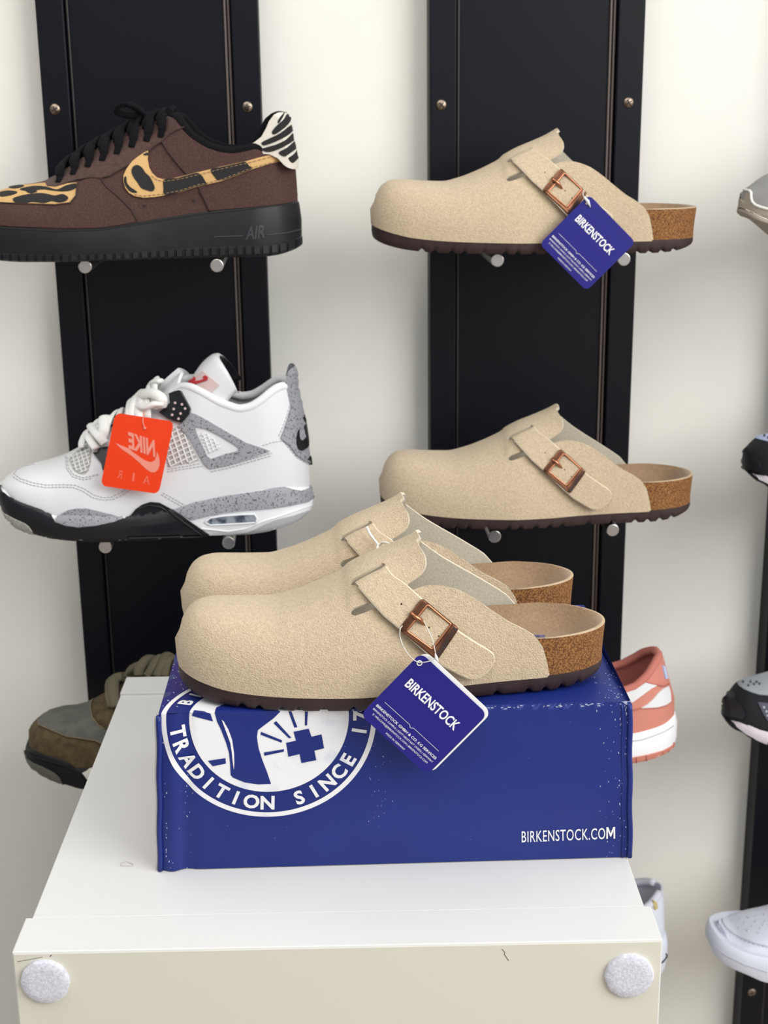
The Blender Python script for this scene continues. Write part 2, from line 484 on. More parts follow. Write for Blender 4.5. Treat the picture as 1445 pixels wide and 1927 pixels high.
# ------------------------------------------------------------------ black peg panels on the wall
def cyl_y(name, x, z, y0, y1, r, m, parent, bev=.0007, n=28, label=None, tilt=0):
    prof = [(y0, r-bev), (y0-0+bev*.3, r-bev*.3), (y0+bev, r), (y1, r)]
    vs, fs = [], []
    for (y, rr) in prof:
        for k in range(n): vs.append(Vector((x+rr*math.cos(2*PI*k/n), y, z+rr*math.sin(2*PI*k/n)+(y1-y)*tilt)))
    for i in range(len(prof)-1):
        for k in range(n): fs.append((i*n+k, i*n+(k+1) % n, (i+1)*n+(k+1) % n, (i+1)*n+k))
    fs.append(tuple(range(n))); fs.append(tuple(3*n+k for k in range(n)))
    return autosmooth(from_py(name, vs, fs, parent, [m], recalc=True, label=label), 18)
ROWS = (1.2, .9335, .662, .392)
def panel(x0, label, screws, pegs):
    x1 = x0+.2085; p = empty('wall_panel', label, 'panel', Matrix.Translation((x0, 0, 0)), 'black peg panels on the wall')
    w = x1-x0
    box_obj('back_board', .026, w-.026, -.022, -.0005, .04, 2.2, 'black_metal', p, .001)
    box_obj('side_strip', 0, .026, -.03, -.0005, .04, 2.2, 'black_metal', p, .0012)
    box_obj('side_strip', w-.026, w, -.03, -.0005, .04, 2.2, 'black_metal', p, .0012)
    for xa, xb in ((.0275, .0295), (w-.033, w-.031), (w-.0295, w-.0275)):
        box_obj('groove_rail', xa, xb, -.0245, -.0215, .04, 2.2, 'black_groove' if xa < .1 else 'bronze_groove', p, .0006)
    for z in screws:
        for x in (.0115, w-.0135):
            bm = bmesh.new(); bmesh.ops.create_uvsphere(bm, u_segments=20, v_segments=12, radius=.0052)
            for v in bm.verts: v.co = Vector((x+v.co.x, -.03+v.co.y*.45, z+v.co.z))
            me = bpy.data.meshes.new('screw'); bm.to_mesh(me); bm.free(); sc = link('screw', me, p, ['screw_steel'])
            a = random.uniform(0, 1.5); q = []
            for k in range(2):
                b = a+k*PI/2; c_, s_ = math.cos(b)*.0033, math.sin(b)*.0033
                q.append(tube_data([Vector((x-c_, -.0322, z-s_)), Vector((x+c_, -.0322, z+s_))], .0006, 6))
            vs, fs = join_data(q); from_py('screw_slot', vs, fs, sc, ['screw_slot'])
    for (z, xs, ye) in pegs:
        for x in xs: cyl_y('display_peg', x-x0, z, ye, -.02, .006, 'steel', p)
    return p
def pegs_at(row, ye, pts): return [(q.z, q.x, ye) for q in (at_y(px, py, ye) for px, py in pts)]
def rowpegs(rows): return [(z, (x,), ye) for r in rows for (z, x, ye) in r]
panel(-.2445, 'black metal peg panel holding the leopard-trimmed brown sneaker and the orange-tagged white sneaker', (1.339, .3),
      rowpegs([pegs_at(0, -.17, [(160, 502), (408, 500)]), pegs_at(1, -.188, [(198, 1030), (430, 1022)])]) + [(.692, (-.2, -.08), -.175)])
panel(.1265, 'black metal peg panel holding two beige suede clogs above the blue shoebox', (1.3385, .3),
      rowpegs([pegs_at(0, -.17, [(936, 490), (1174, 488)]), pegs_at(1, -.188, [(931, 1010), (1153, 998)])]) + [(.692, (.181, .30), -.175), (.433, (.181, .30), -.175)])
panel(.4955, 'black metal peg panel cut off by the right edge of the photo', (1.3385, .323),
      [(1.204, (.55, .67), -.175), (.95, (.55, .67), -.175), (.692, (.55, .67), -.175), (.433, (.55, .67), -.175)])

# ------------------------------------------------------------------ white cabinet lying on the floor of the shop, felt feet towards us
CABZ = .835
rz = math.atan2(-.0168, .4095)
Mc = Matrix.Translation((-.1947, -.6682, 0)) @ Matrix.Rotation(rz, 4, 'Z')
cab = empty('display_cabinet', 'glossy white cabinet turned on its side with round felt pads, under the blue shoebox', 'cabinet', Mc)
cw = .4102
box_obj('carcass', .004, cw-.004, .0395, .40, .002, CABZ-.0008, 'cabinet_white', cab, .0008)
box_obj('front_board', 0, cw, 0, .039, 0, CABZ, 'cabinet_white', cab, .0009)
box_obj('front_face', .0012, cw-.0012, -.0006, .004, .0012, CABZ-.0014, 'cabinet_white_dim', cab, 0, label='cabinet front face, its lower light tinted in as cream')
box_obj('back_rail', .0035, cw-.0035, .40, .437, .002, CABZ+.0012, 'cabinet_white', cab, .0009)
def felt(px, py, r):
    d = ray(px, py); Mi = Mc.inverted(); o = Mi @ CAM; dd = Mi.to_3x3() @ d; q = o+dd*((-.0006-o.y)/dd.y)
    vs, fs = [], []; n = 64
    prof = [(0, r), (-.0022, r), (-.0032, r-.001), (-.0034, r*.6), (-.0034, r*.02)]
    for y, rr in prof:
        for k in range(n):
            j = 1+.012*math.sin(k*7.3)+.008*math.sin(k*3.1+1)
            vs.append(Vector((q.x+rr*j*math.cos(2*PI*k/n), y-.0006, q.z+rr*j*math.sin(2*PI*k/n))))
    for i in range(len(prof)-1):
        for k in range(n): fs.append((i*n+k, i*n+(k+1) % n, (i+1)*n+(k+1) % n, (i+1)*n+k))
    fs.append(tuple((len(prof)-1)*n+k for k in range(n)))
    return from_py('felt_pad', vs, fs, cab, ['felt'], recalc=True)
felt(86, 1845, .0153); felt(1183, 1834, .0155)
mat('scuff', (90, 84, 76), .9); mat('pencil', (178, 172, 162), .9)
def marks(name, lines, r, m, plane):
    Mi = Mc.inverted(); o = Mi @ CAM; parts = []
    for ln in lines:
        q = []
        for px, py in ln:
            d = Mi.to_3x3() @ ray(px, py)
            q.append(o+d*((CABZ+.0001-o.z)/d.z) if plane == 'top' else o+d*((-.0007-o.y)/d.y))
        parts.append(tube_data(q, r, 5, flat=.3, upv=(0, 0, 1) if plane == 'top' else (0, -1, 0)))
    vs, fs = join_data(parts); return from_py(name, vs, fs, cab, [m], recalc=True)
marks('scuff_mark', [[(944, 1786), (950, 1792), (949, 1796), (957, 1808)]], .00026, 'scuff', 'front')
marks('scuff_mark', [[(33, 1810), (80, 1801)]], .00018, 'scuff', 'front')
marks('scuff_mark', [[(94, 1800), (97, 1797)]], .0003, 'scuff', 'front')
marks('scratch_mark', [[(227, 1629), (228, 1624), (239, 1621), (250, 1626), (248, 1629), (227, 1629)]], .0002, 'pencil', 'top')

# ------------------------------------------------------------------ blue shoebox
BZ = .953
TL = at_z(298, 1343, BZ); TR_ = at_z(1187, 1320, BZ); BL = at_z(300, 1637, CABZ); BR = at_z(1187, 1612, CABZ)
BKR = at_z(1100, 1137, BZ); ux = (TR_-TL).normalized(); uy = Vector((-ux.y, ux.x, 0))
mat('box_blue', (19, 36, 110), .42, c2=(24, 42, 118), nscale=7, bump=.04, bscale=400, bdist=.0004, spec=.4)
mat('box_white', (232, 231, 232), .5, c2=(205, 210, 222), nscale=45, ndetail=8, lo=.58, hi=.72)
mat('box_scuff', (176, 184, 212), .8)
mat('box_kraft', (205, 200, 196), .85)
Mb = Matrix(((ux.x, uy.x, 0, BL.x), (ux.y, uy.y, 0, BL.y), (0, 0, 1, CABZ+.0003), (0, 0, 0, 1)))
sb = empty('shoebox', 'worn royal blue cardboard shoebox with round white sandal emblem, on the white cabinet', 'box', Mb)
Mbi = Mb.inverted(); tl, tr, bl, br = [Mbi @ p for p in (TL, TR_, BL, BR)]
bh = tl.z; dep = .19; bw = tr.x
def front(u, v):   # u,v 0..1 on the front face
    lo = bl.lerp(br, u); hi = tl.lerp(tr, u); p = lo.lerp(hi, v)
    p.y -= .0022*math.sin(PI*v)*math.sin(PI*min(1, max(0, u)))**.5
    e = .0028*(math.exp(-((u-.028)/.012)**2)-.6*math.exp(-((u-.06)/.012)**2)) * (1-v*.5)
    p.y -= e
    return p
def top(u, w):
    p = tl.lerp(tr, u); q = p+Vector((0, dep*w, 0)); q.z -= .0016*math.sin(PI*w)*math.sin(PI*u)
    q.z -= .004*max(0, 1-u/.05)*w + .0045*max(0, (u-.955)/.045)*(math.sin(w*5)*.5+.5)
    if w > .0: q.x += (.0015*math.sin(w*9))*(u > .5)
    return q
def sheet_grid(name, f, nu, nv, m, parent, th=.0, label=None):
    vs = [f(i/nu, j/nv) for j in range(nv+1) for i in range(nu+1)]
    fs = [(j*(nu+1)+i, j*(nu+1)+i+1, (j+1)*(nu+1)+i+1, (j+1)*(nu+1)+i) for j in range(nv) for i in range(nu)]
    return vs, fs
parts = [sheet_grid('', front, 90, 24, '', None), sheet_grid('', top, 60, 30, '', None)]
def side(x):
    def f(u, v):
        a = front(x, v); b = Vector((bl.x+(br.x-bl.x)*x, dep, 0)).lerp(top(x, 1), v); p = a.lerp(b, u)
        p.x += (.002 if x < .5 else -.0015)*math.sin(PI*u)*math.sin(PI*v); return p
    return f
parts += [sheet_grid('', side(0), 24, 24, '', None), sheet_grid('', side(1), 24, 24, '', None),
          sheet_grid('', lambda u, v: Vector((bl.x+(br.x-bl.x)*u, dep, 0)).lerp(top(u, 1), v), 60, 12, '', None),
          sheet_grid('', lambda u, v: front(u, 0).lerp(Vector((bl.x+(br.x-bl.x)*u, dep, 0)), v), 90, 4, '', None)]
vs, fs = join_data(parts)
me = bpy.data.meshes.new('carton'); me.from_pydata([tuple(v) for v in vs], [], fs)
bm = bmesh.new(); bm.from_mesh(me); bmesh.ops.remove_doubles(bm, verts=bm.verts, dist=.0004); bmesh.ops.recalc_face_normals(bm, faces=bm.faces)
bm.to_mesh(me); bm.free(); carton = autosmooth(link('carton', me, sb, ['box_blue']), 40)
boxB = BVHTree.FromPolygons([Mb @ v for v in vs], fs)
# corner folds: rolled cardboard edges at both ends of the front face
def fold(name, u, dx, m, r):
    q = [front(u, v)+Vector((dx, -.0003, 0)) for v in [k/20 for k in range(20)]]+[front(u, .985)+Vector((dx, 0, 0))]
    for i, p in enumerate(q): p.x += .0003*math.sin(i*.9+u*5)
    return tube(name, q, r, m, sb, 10, flat=.9)
fold('edge_fold', 0, .0005, 'box_blue', .0022); fold('edge_fold', 0, -.0018, 'box_kraft', .0012).location.y = .0025
fold('edge_fold', 1, -.0008, 'box_blue', .0021); fold('edge_fold', 1, -.0058, 'box_blue', .0009)
# hinge crease along the top front edge and worn spots
random.seed(3)
def scuffs():
    parts = []
    def spot(p, n, s, ang):
        t = Vector((math.cos(ang), 0, math.sin(ang))) if abs(n.y) > .5 else Vector((math.cos(ang), math.sin(ang), 0))
        b = n.cross(t); k = 6; vs = []
        for i in range(k):
            a = 2*PI*i/k; rr = random.uniform(.6, 1.2)
            vs.append(p+n*.00025+t*math.cos(a)*s*rr+b*math.sin(a)*s*.35*rr)
        parts.append((vs, [tuple(range(k))]))
    F_, T_ = Vector((0, -1, 0)), Vector((0, 0, 1))
    for _ in range(90):
        u = random.choice([random.gauss(.985, .008), random.gauss(.965, .02)]); v = random.random()
        if 0 < u < .998: spot(front(u, v), F_, random.uniform(.0003, .0009), 1.57+random.gauss(0, .25))
    for _ in range(50):
        u = random.choice([random.gauss(.012, .006), random.gauss(.06, .006)]); v = random.random()
        if 0.002 < u < .998: spot(front(u, v), F_, random.uniform(.0003, .001), 1.57+random.gauss(0, .25))
    for _ in range(120): spot(front(random.random(), .985+random.gauss(0, .004)), F_, random.uniform(.0004, .0014), random.gauss(0, .1))
    for _ in range(24): spot(front(random.random(), random.random()), F_, random.uniform(.0002, .0005), random.random()*3)
    for _ in range(30): spot(front(random.gauss(.46, .012), random.uniform(.25, .8)), F_, random.uniform(.0002, .0007), 1.5)
    for _ in range(130):
        u = random.gauss(.975, .02); w = random.random()
        if u < .998: spot(top(u, w), T_, random.uniform(.0004, .0012), 1.57+random.gauss(0, .5))
    for _ in range(60):
        u = random.gauss(.02, .02); w = random.random()
        if u > .002: spot(top(u, w), T_, random.uniform(.0004, .0013), 1.57+random.gauss(0, .5))
    for cu, cv in ((.004, .95), (.994, .985)):
        for _ in range(26): spot(front(min(.999, max(.001, random.gauss(cu, .006))), min(1, random.gauss(cv, .03))), F_, random.uniform(.0006, .0016), random.random()*3)
    return join_data(parts)
vs, fs = scuffs(); wear = from_py('wear_marks', vs, fs, sb, ['box_scuff'], False)
wear['kind'] = 'stuff'
# printed emblem, folded over the top edge; emblem plane: e = metres right, g = metres up (past bh it runs back over the lid)
def place(e, g, off=.0003):
    u = e/bw
    if g <= bh: p = front(u, max(0, g/bh)); n = Vector((0, -1, 0))
    else: p = top(u, min(1, (g-bh)/dep)); n = Vector((0, 0, 1))
    return p+n*off
ctr = Mbi @ at_z(489, 1343, BZ); CX = ctr.x+.0014; CG = bh-.0045; RO = .0735
def flatpart(name, vs2, fs, m, off=.0003, parent=None, label=None):
    vs = [place(x, y, off) for x, y in vs2]
    return from_py(name, vs, fs, parent or sb, [m], False, label=label)
def emb_fill(poly, step=.0035, holes=()):
    def clip(P, top):
        out = []
        for i in range(len(P)):
            a, b = P[i-1], P[i]; ia = (a[1] >= bh) == top or a[1] == bh; ib = (b[1] >= bh) == top or b[1] == bh
            if ia != ib:
                t = (bh-a[1])/(b[1]-a[1]); out.append((a[0]+(b[0]-a[0])*t, bh))
            if ib: out.append(tuple(b))
        return out
    ys = [p[1] for p in poly]
    if min(ys) < bh < max(ys):
        parts = []
        for top in (False, True):
            c = clip(poly, top)
            if len(c) > 2: parts.append(fill2d(c, step))
        vs2, fs = join_data(parts)
    else: vs2, fs = fill2d(poly, step)
    keep = [f for f in fs if all(vs2[i][0] > .0006 for i in f)]; return vs2, keep
def ringpoly(r, n=90): return [(CX+r*math.cos(2*PI*k/n), CG+r*math.sin(2*PI*k/n)) for k in range(n)]
rn = 720; rv = [(CX+r*math.cos(2*PI*k/rn), CG+r*math.sin(2*PI*k/rn)) for r in (RO, RO-.0034) for k in range(rn)]
rfs = [(k, (k+1) % rn, rn+(k+1) % rn, rn+k) for k in range(rn)]; rfs = [f for f in rfs if all(rv[i][0] > .0006 for i in f)]
emb = flatpart('emblem_ring', rv, rfs, 'box_white')
disc = flatpart('emblem_disc', *emb_fill(ringpoly(RO*.742)), 'box_white')
def ez(pts):  # emblem details traced from the picture onto the box
    out = []
    for x, y in zm(.3183, 280, 1270, pts):
        p, n, _ = px_hit(boxB, x, y); q = Mbi @ p
        out.append((q.x, q.z) if n.normalized().y < -.5 or q.y < .002 else (q.x, bh+q.y))
    return out
foot = [(345, 215), (355, 195), (400, 178), (480, 172), (560, 178), (620, 188), (740, 215), (700, 255), (640, 300), (608, 325), (603, 365), (615, 430), (640, 500), (670, 570), (697, 642), (620, 645), (540, 633), (470, 605), (455, 590), (450, 530), (440, 460), (420, 400), (385, 320), (360, 275)]
flatpart('emblem_print', *emb_fill(ez(foot), .003), 'box_blue', .0006, label='blue leg silhouette')
sw = [(388, 264), (400, 272), (430, 320), (455, 380), (470, 460), (474, 520), (473, 558), (464, 510), (455, 450), (445, 400), (420, 340)]
flatpart('emblem_print', *emb_fill(ez(sw), .003), 'box_white', .0009, label='white highlight stroke')
cross = [(822, 335), (912, 316), (930, 364), (990, 350), (1007, 432), (950, 446), (962, 502), (874, 519), (862, 466), (795, 482), (779, 400), (838, 387)]
flatpart('emblem_print', *emb_fill(ez(cross), .003), 'box_blue', .0006, label='blue cross')
for rr in ([(627, 335), (755, 385), (752, 399), (624, 352)], [(700, 284), (716, 272), (810, 370), (795, 373)], [(788, 215), (806, 215), (844, 308), (826, 310)], [(887, 215), (905, 216), (902, 297), (889, 297)],
           [(648, 457), (768, 437), (767, 452), (652, 476)], [(222, 212), (318, 228), (336, 274), (208, 240)], [(316, 506), (420, 490), (424, 522), (346, 538)]):
    flatpart('emblem_print', *emb_fill(ez(rr), .003), 'box_blue', .0006, label='blue ray stroke')
def arc_text(name, s, a0, a1, r, h, bold=.025, sx=1.0):
    """letters stand inside the ring reading anticlockwise along the bottom"""
    n = len(s)
    P_, F_ = [], []
    for i, ch in enumerate(s):
        if ch == ' ': continue
        a = a0+(a1-a0)*i/(n-1); vs, fs, w = text_mesh(ch, bold)
        up = (-math.cos(a), -math.sin(a)); rt = (-math.sin(a), math.cos(a)); o = len(P_)
        for x, y in vs:
            xx = (x-w/2)*h*sx; yy = (y-.5)*h
            P_.append((CX+math.cos(a)*r+rt[0]*xx+up[0]*yy, CG+math.sin(a)*r+rt[1]*xx+up[1]*yy))
        F_ += [tuple(o+k for k in f) for f in fs]
    return flatpart(name, P_, F_, 'box_white', .0005)
rm = RO*.848
def ang(px, py):
    q = Mbi @ at_y(px, py, -.578); return math.atan2(q.z-CG, q.x-CX)
arc_text('emblem_lettering', 'TRADITION SINCE 1774', R(-172), R(20), rm, .0100, .035, 1.0)
def arc_text_top(name, s, a0, a1, r, h, bold=.03):
    P_, F_ = [], []; n = len(s)
    for i, ch in enumerate(s):
        a = a0+(a1-a0)*i/(n-1); vs, fs, w = text_mesh(ch, bold); o = len(P_)
        up = (math.cos(a), math.sin(a)); rt = (math.sin(a), -math.cos(a))
        for x, y in vs:
            xx = (x-w/2)*h; yy = (y-.5)*h; P_.append((CX+math.cos(a)*r+rt[0]*xx+up[0]*yy, CG+math.sin(a)*r+rt[1]*xx+up[1]*yy))
        F_ += [tuple(o+k for k in f) for f in fs]
    return flatpart(name, P_, F_, 'box_white', .0005)
arc_text_top('emblem_lettering', 'BIRKENSTOCK', R(160), R(42), rm, .0100, .035)
def pf(px, py):
    p, n, _ = px_hit(boxB, px, py); q = Mbi @ p; return (q.x, q.z)
a, b = pf(973, 1584), pf(1147, 1577)
mid = (a[0]+(b[0]-a[0])*.895, a[1]+(b[1]-a[1])*.895)
vs2, fs = text_quad('BIRKENSTOCK.CO', a, mid, -.0092, .004, spacing=1.08)
MG = [(0, 0), (0, 1), (.2, 1), (.45, .45), (.7, 1), (.9, 1), (.9, 0), (.74, 0), (.74, .68), (.5, .18), (.4, .18), (.16, .68), (.16, 0)]
mv, mf = fill2d([(mid[0]+.0007+x*.0068, mid[1]+y*.0092) for x, y in MG], .002)
vs2, fs = join_data([(vs2, fs), (mv, mf)])
flatpart('web_address', vs2, fs, 'box_white', .0005)

# ================================================================== suede clogs
CL = .298
c_near = [(0, 0), (.0015, .012), (.006, .0225), (.018, .0345), (.038, .0440), (.063, .0505), (.09, .0545), (.122, .0565), (.155, .0520), (.19, .043), (.226, .0370), (.25, .0345), (.272, .0292), (.284, .0230), (.292, .0155), (.2965, .0080), (.298, 0)]
c_far = [(0, 0), (.0015, .013), (.006, .024), (.018, .0335), (.038, .040), (.063, .0438), (.09, .0445), (.122, .0435), (.155, .0425), (.19, .0415), (.226, .0405), (.25, .0375), (.272, .0315), (.284, .0245), (.292, .0162), (.2965, .0083), (.298, 0)]
c_zb = [(0, .0085), (.012, .005), (.035, .0015), (.07, 0), (.25, 0), (.275, .0012), (.290, .0038), (.298, .0060)]
c_zs = [(0, .0225), (.015, .018), (.04, .0135), (.08, .0115), (.15, .011), (.298, .0125)]
M_near = Matrix.Translation((-.0945, -.530, BZ+.0008))
root = empty('clog', 'nearest beige suede clog on the blue shoebox, with copper buckle and blue hang tag', 'clog', M_near)
CG_ = 'beige suede clogs with copper buckles'
hz = c_zs
def zs(x): return pchip(c_zs)(x)
zsf = pchip(c_zs)
hull = Hull(M_near, CL, [(x, w+.0006) for x, w in c_near], [(x, w+.0006) for x, w in c_far],
            lambda x: zsf(x)-.001,
            [(0, .034), (.004, .042), (.02, .056), (.05, .064), (.085, .072), (.12, .086), (.15, .1), (.166, .108), (.2, .128), (.24, .14), (.298, .14)],
            ey=[(0, .75), (.05, .72), (.11, .85), (.16, 1.0), (.2, .8), (.298, .7)], ez=[(0, .85), (.06, .8), (.11, .95), (.17, 1.05), (.22, .9), (.298, .8)],
            nx=170, nt=90, shift=lambda x, z: -.0015*math.exp(-x/.02)*max(0, 1-abs(z-.035)/.03))
hull.fit([(336, 1200), (340, 1172), (346, 1156), (355, 1141), (366, 1131), (382, 1124), (400, 1120.5), (450, 1119.5), (500, 1119), (530, 1114), (560, 1106), (600, 1090), (640, 1071), (670, 1054), (700, 1041), (740, 1024), (783, 1004), (820, 985), (900, 950)], x1=.168)
hull.bvh()
print('ROWS clog crown', [round(hull.zt(x), 4) for x in (0, .01, .03, .06, .1, .14, .166, .2)])
# quarter top edge, near side (photo) and its mirror for the far side
edge_px = [(1033, 1275), (1031, 1252), (1022, 1218), (1008, 1198), (985, 1184), (960, 1172), (930, 1152), (900, 1131), (872, 1114), (850, 1106), (832, 1102), (815, 1101), (798, 1103), (783, 1108), (768, 1115), (758, 1112), (765, 1101), (780, 1092), (795, 1080), (803, 1064), (801, 1046), (793, 1033), (787, 1022)]
near_edge = relax([(.256, 0), (.2555, .004)]+hull.params(edge_px, step=5)[1:], 2)
far_px = [(787, 1018), (800, 1027), (830, 1046), (860, 1063), (899, 1085), (935, 1106), (953, 1118)]
far_edge = [hull.param(v.x, v.y, True) for v in resample([(x, y, 0) for x, y in far_px], 8)]
far_edge = relax(far_edge, 6)
print('near edge', [(round(a, 3), round(b, 3)) for a, b in near_edge][::4])
print('far edge', [(round(a, 3), round(b, 3)) for a, b in far_edge][::3])
def smooth(a, b, x):
    t = min(1, max(0, (x-a)/(b-a))); return t*t*(3-2*t)
slot_up = [(663, 1104), (659, 1100), (663, 1094), (690, 1079), (719, 1062), (725, 1063), (726, 1068), (697, 1087), (669, 1104)]
slot_lo = [(660, 1156), (660, 1150), (666, 1145), (680, 1140), (702, 1132), (712, 1142), (700, 1147), (680, 1155), (668, 1159)]
outline = [(.000004, 0)] + [(CL*k/60, 0) for k in range(1, 51)] + [(.2535, 0)]
outline += near_edge[1:] + [(.1700, .43), (.1690, .47), (.1675, .52), (.1690, .56), (.1712, .60), (.1716, .64), (.167, .69), (.159, .715), (.156, .73), (.160, .738), (.168, .735)]
outline += far_edge[1:] + [(.243, .95), (.250, .98), (.2535, 1)] + [(CL*k/60, 1) for k in range(50, 0, -1)] + [(.000004, 1), (.000004, .75), (.000004, .5), (.000004, .25)]
def ubulge(x, t):
    d = .0016*smooth(.115, .121, x)*smooth(.24, .30, t)*(1-smooth(.70, .76, t))     # double layer over the instep
    d += .0020*smooth(.150, .170, x)*math.exp(-((t-.44)/.08)**2)                     # curled tongue tip
    d += .0012*smooth(.15, .17, x)*math.exp(-((t-.25)/.03)**2)
    return d
hs = [hull.params(slot_up, step=4), hull.params(slot_lo, step=4)]
upper = hull.sheet('upper', outline, ['suede', 'suede_inner', 'suede_edge'], root, 0, .0024, .0030, holes=hs, inner_mi=1, skirt_mi=2, bulge=ubulge)
strap_px = [(667, 1098), (694, 1083), (720, 1066), (728, 1075), (739, 1090), (762, 1104), (788, 1126), (830, 1160), (861, 1187), (890, 1205), (913, 1218), (922, 1225), (925, 1234), (921, 1244), (911, 1257), (899, 1266), (888, 1270), (877, 1270), (856, 1261), (827, 1247), (800, 1226), (775, 1204), (750, 1182), (722, 1160), (698, 1134), (682, 1115)]
strap_prm = hull.params(strap_px, step=5); strap_prm = relax(strap_prm+strap_prm[:1], 1)[:-1]
holes_px = [(754, 1139), (804, 1179), (821, 1194)]
def circ(c, r, n=10): return [(c[0]+r*math.cos(2*PI*k/n), c[1]+r*math.sin(2*PI*k/n)) for k in range(n)]
sA = hull.param(664, 1099); sB = hull.param(722, 1066); sx0, st0 = hull.param(694, 1083); sx1, st1 = hull.param(760, 1140)
def sbulge(x, t):
    # rises out of the slit, then lies over the quarter
    ax, ay, bx, by = sA[0], sA[1]*.16, sB[0], sB[1]*.16; px_, py_ = x, t*.16
    u = max(0, min(1, ((px_-ax)*(bx-ax)+(py_-ay)*(by-ay))/((bx-ax)**2+(by-ay)**2)))
    d = math.hypot(px_-ax-u*(bx-ax), py_-ay-u*(by-ay))
    return -.0026+.0079*smooth(-.001, .0052, d)+.0014*smooth(.04, .08, d)
strap = hull.sheet('strap', strap_prm, ['suede', 'suede_inner', 'suede_edge'], root, .0008, .0026, .0028, holes=[hull.params(circ(c, 2.0), step=3) for c in holes_px], inner_mi=1, skirt_mi=2, bulge=sbulge)
tube('strap_edge', [hull.P(x, t, sbulge(x, t)-.0004) for x, t in strap_prm[8:]], .0009, 'suede_edge', strap, 8)
# buckle: flat frame in a plane that rests on the strap
def hull_pt(px, py, off):
    x, t = hull.param(px, py); return hull.P(x, t, off)
A_, B_, C_, D_ = [hull_pt(x, y, .0058) for x, y in ((795, 1128), (861, 1183), (822, 1240), (752, 1183))]
ctr_b = (A_+B_+C_+D_)/4; bn = (B_-D_).cross(C_-A_).normalized()
if bn.y > 0: bn = -bn
ctr_b += bn*.0012
Mni = M_near.inverted()
def on_plane(px, py, c=None, n=None, off=0):
    c = (c or ctr_b)+(n or bn)*off; d = Mni.to_3x3() @ ray(px, py); o = Mni @ CAM; return o+d*((c-o).dot(n or bn)/d.dot(n or bn))
def rquad(q, r, n=5):
    out = []
    for i in range(len(q)):
        a, b, c = Vector(q[i-1]), Vector(q[i]), Vector(q[(i+1) % len(q)])
        p0 = b+(a-b).normalized()*r; p2 = b+(c-b).normalized()*r
        for k in range(n+1):
            t = k/n; out.append(tuple(p0*(1-t)**2+b*2*t*(1-t)+p2*t*t))
    return out
bo = rquad([(794, 1125), (863, 1182), (822, 1242), (749, 1184)], 7); bi = rquad([(805, 1138), (849, 1175), (813, 1222), (765, 1187)], 3)
def plate(name, outer, inner, m, parent, off0, off1, bev=.0004, c=None, n=None):
    nn = n or bn; k = len(outer)
    cx = sum(p[0] for p in outer)/k; cy = sum(p[1] for p in outer)/k
    O0 = [on_plane(x, y, c, n, off0) for x, y in outer]; O1 = [p+nn*(off1-off0-bev) for p in O0]
    cen = sum(O0, Vector())/k; ctop = cen+nn*(off1-off0)
    O2 = [p+nn*(off1-off0)+(cen-p).normalized()*bev*1.5 for p in O0]
    I0 = [on_plane(x, y, c, n, off0) for x, y in inner]; I1 = [p+nn*(off1-off0-bev) for p in I0]; I2 = [p+nn*(off1-off0)-(cen-p).normalized()*bev for p in I0]
    rings = [I0, O0, O1, O2, I2, I1]; vs = [p for r in rings for p in r]; fs = []
    for a in range(6):
        b = (a+1) % 6
        for i in range(k): fs.append((a*k+i, a*k+(i+1) % k, b*k+(i+1) % k, b*k+i))
    return autosmooth(from_py(name, vs, fs, parent, [m], recalc=True), 40)
buckle = plate('buckle', bo, bi, 'copper', root, -.0012, .0012, .0006)
rim = [on_plane(x, y, off=.0012) for x, y in rquad([(805, 1138), (849, 1175), (813, 1222), (765, 1187)], 3)]
tube('inner_rim', rim, .0008, 'copper_bright', buckle, 8, True)
tube('prong', [on_plane(773, 1152, off=.0012), on_plane(780, 1160, off=.0026), on_plane(790, 1166, off=.0026), on_plane(797, 1173, off=.0004), on_plane(801, 1177, off=-.001)], [.0012, .0016, .0015, .0012, .0009], 'copper_bright', buckle, 10)
vs2, fs = text_quad('BIRKENSTOCK', (827, 1240), (864, 1184), 8.5, .035, up=(-.80, -.52))
from_py('engraving', [on_plane(x-2.2, y-2.6, off=.00135) for x, y in vs2], fs, buckle, ['copper_dark'], False)
# sole with tread notches
notches = [.045, .0565, .072, .083, .1, .12, .131, .146, .159, .171, .196, .219, .241, .253, .265, .277]
def sole_z(x):
    z = pchip_zb(x)
    for c in notches:
        d = abs(x-c)
        if d < .003: z += .0029*(1-d/.003)**.7
    return z
pchip_zb = pchip(c_zb)
so = Slab(CL, c_near, c_far, sole_z, c_zs, [(0, -.0022), (.12, -.0008), (.5, .0002), (1, 0)], nx=560)
sole = autosmooth(so.build('sole', ['brown_rubber'], root, M_near), 50)
# cork bed and its suede lined dish
rimz = pchip([(0, .026), (.05, .027), (.12, .030), (.17, .033), (.21, .0375), (.26, .040), (.298, .0405)])
def coff(x, sd): return -.0042*(1-smooth(.235, .262, x))
def cflare(k): return lambda x, sd: coff(x, sd)+k*smooth(.25, .29, x)
cdish = lambda x, k: -(.004+.013*smooth(.12, .2, x))*(1-abs(k)**4)*(1-smooth(.262, .2965, x)**2)*(smooth(.0, .05, x))
cb = Slab(CL, c_near, c_far, lambda x: zsf(x)-.0005, rimz, [(0, 0-.0), (.25, cflare(.0)), (.6, cflare(.0006)), (.97, cflare(.0014)), (.99, cflare(.0012)), (1.0, cflare(-.0006))], nx=240, nw=22, dish=cdish)
cb.prof[0] = (0, cflare(0))
cork = cb.build('cork_bed', ['cork', 'footbed', 'bed_edge'], root, M_near, side_mi=[0, 0, 0, 2, 2], top_mi=1)
autosmooth(cork, 60)
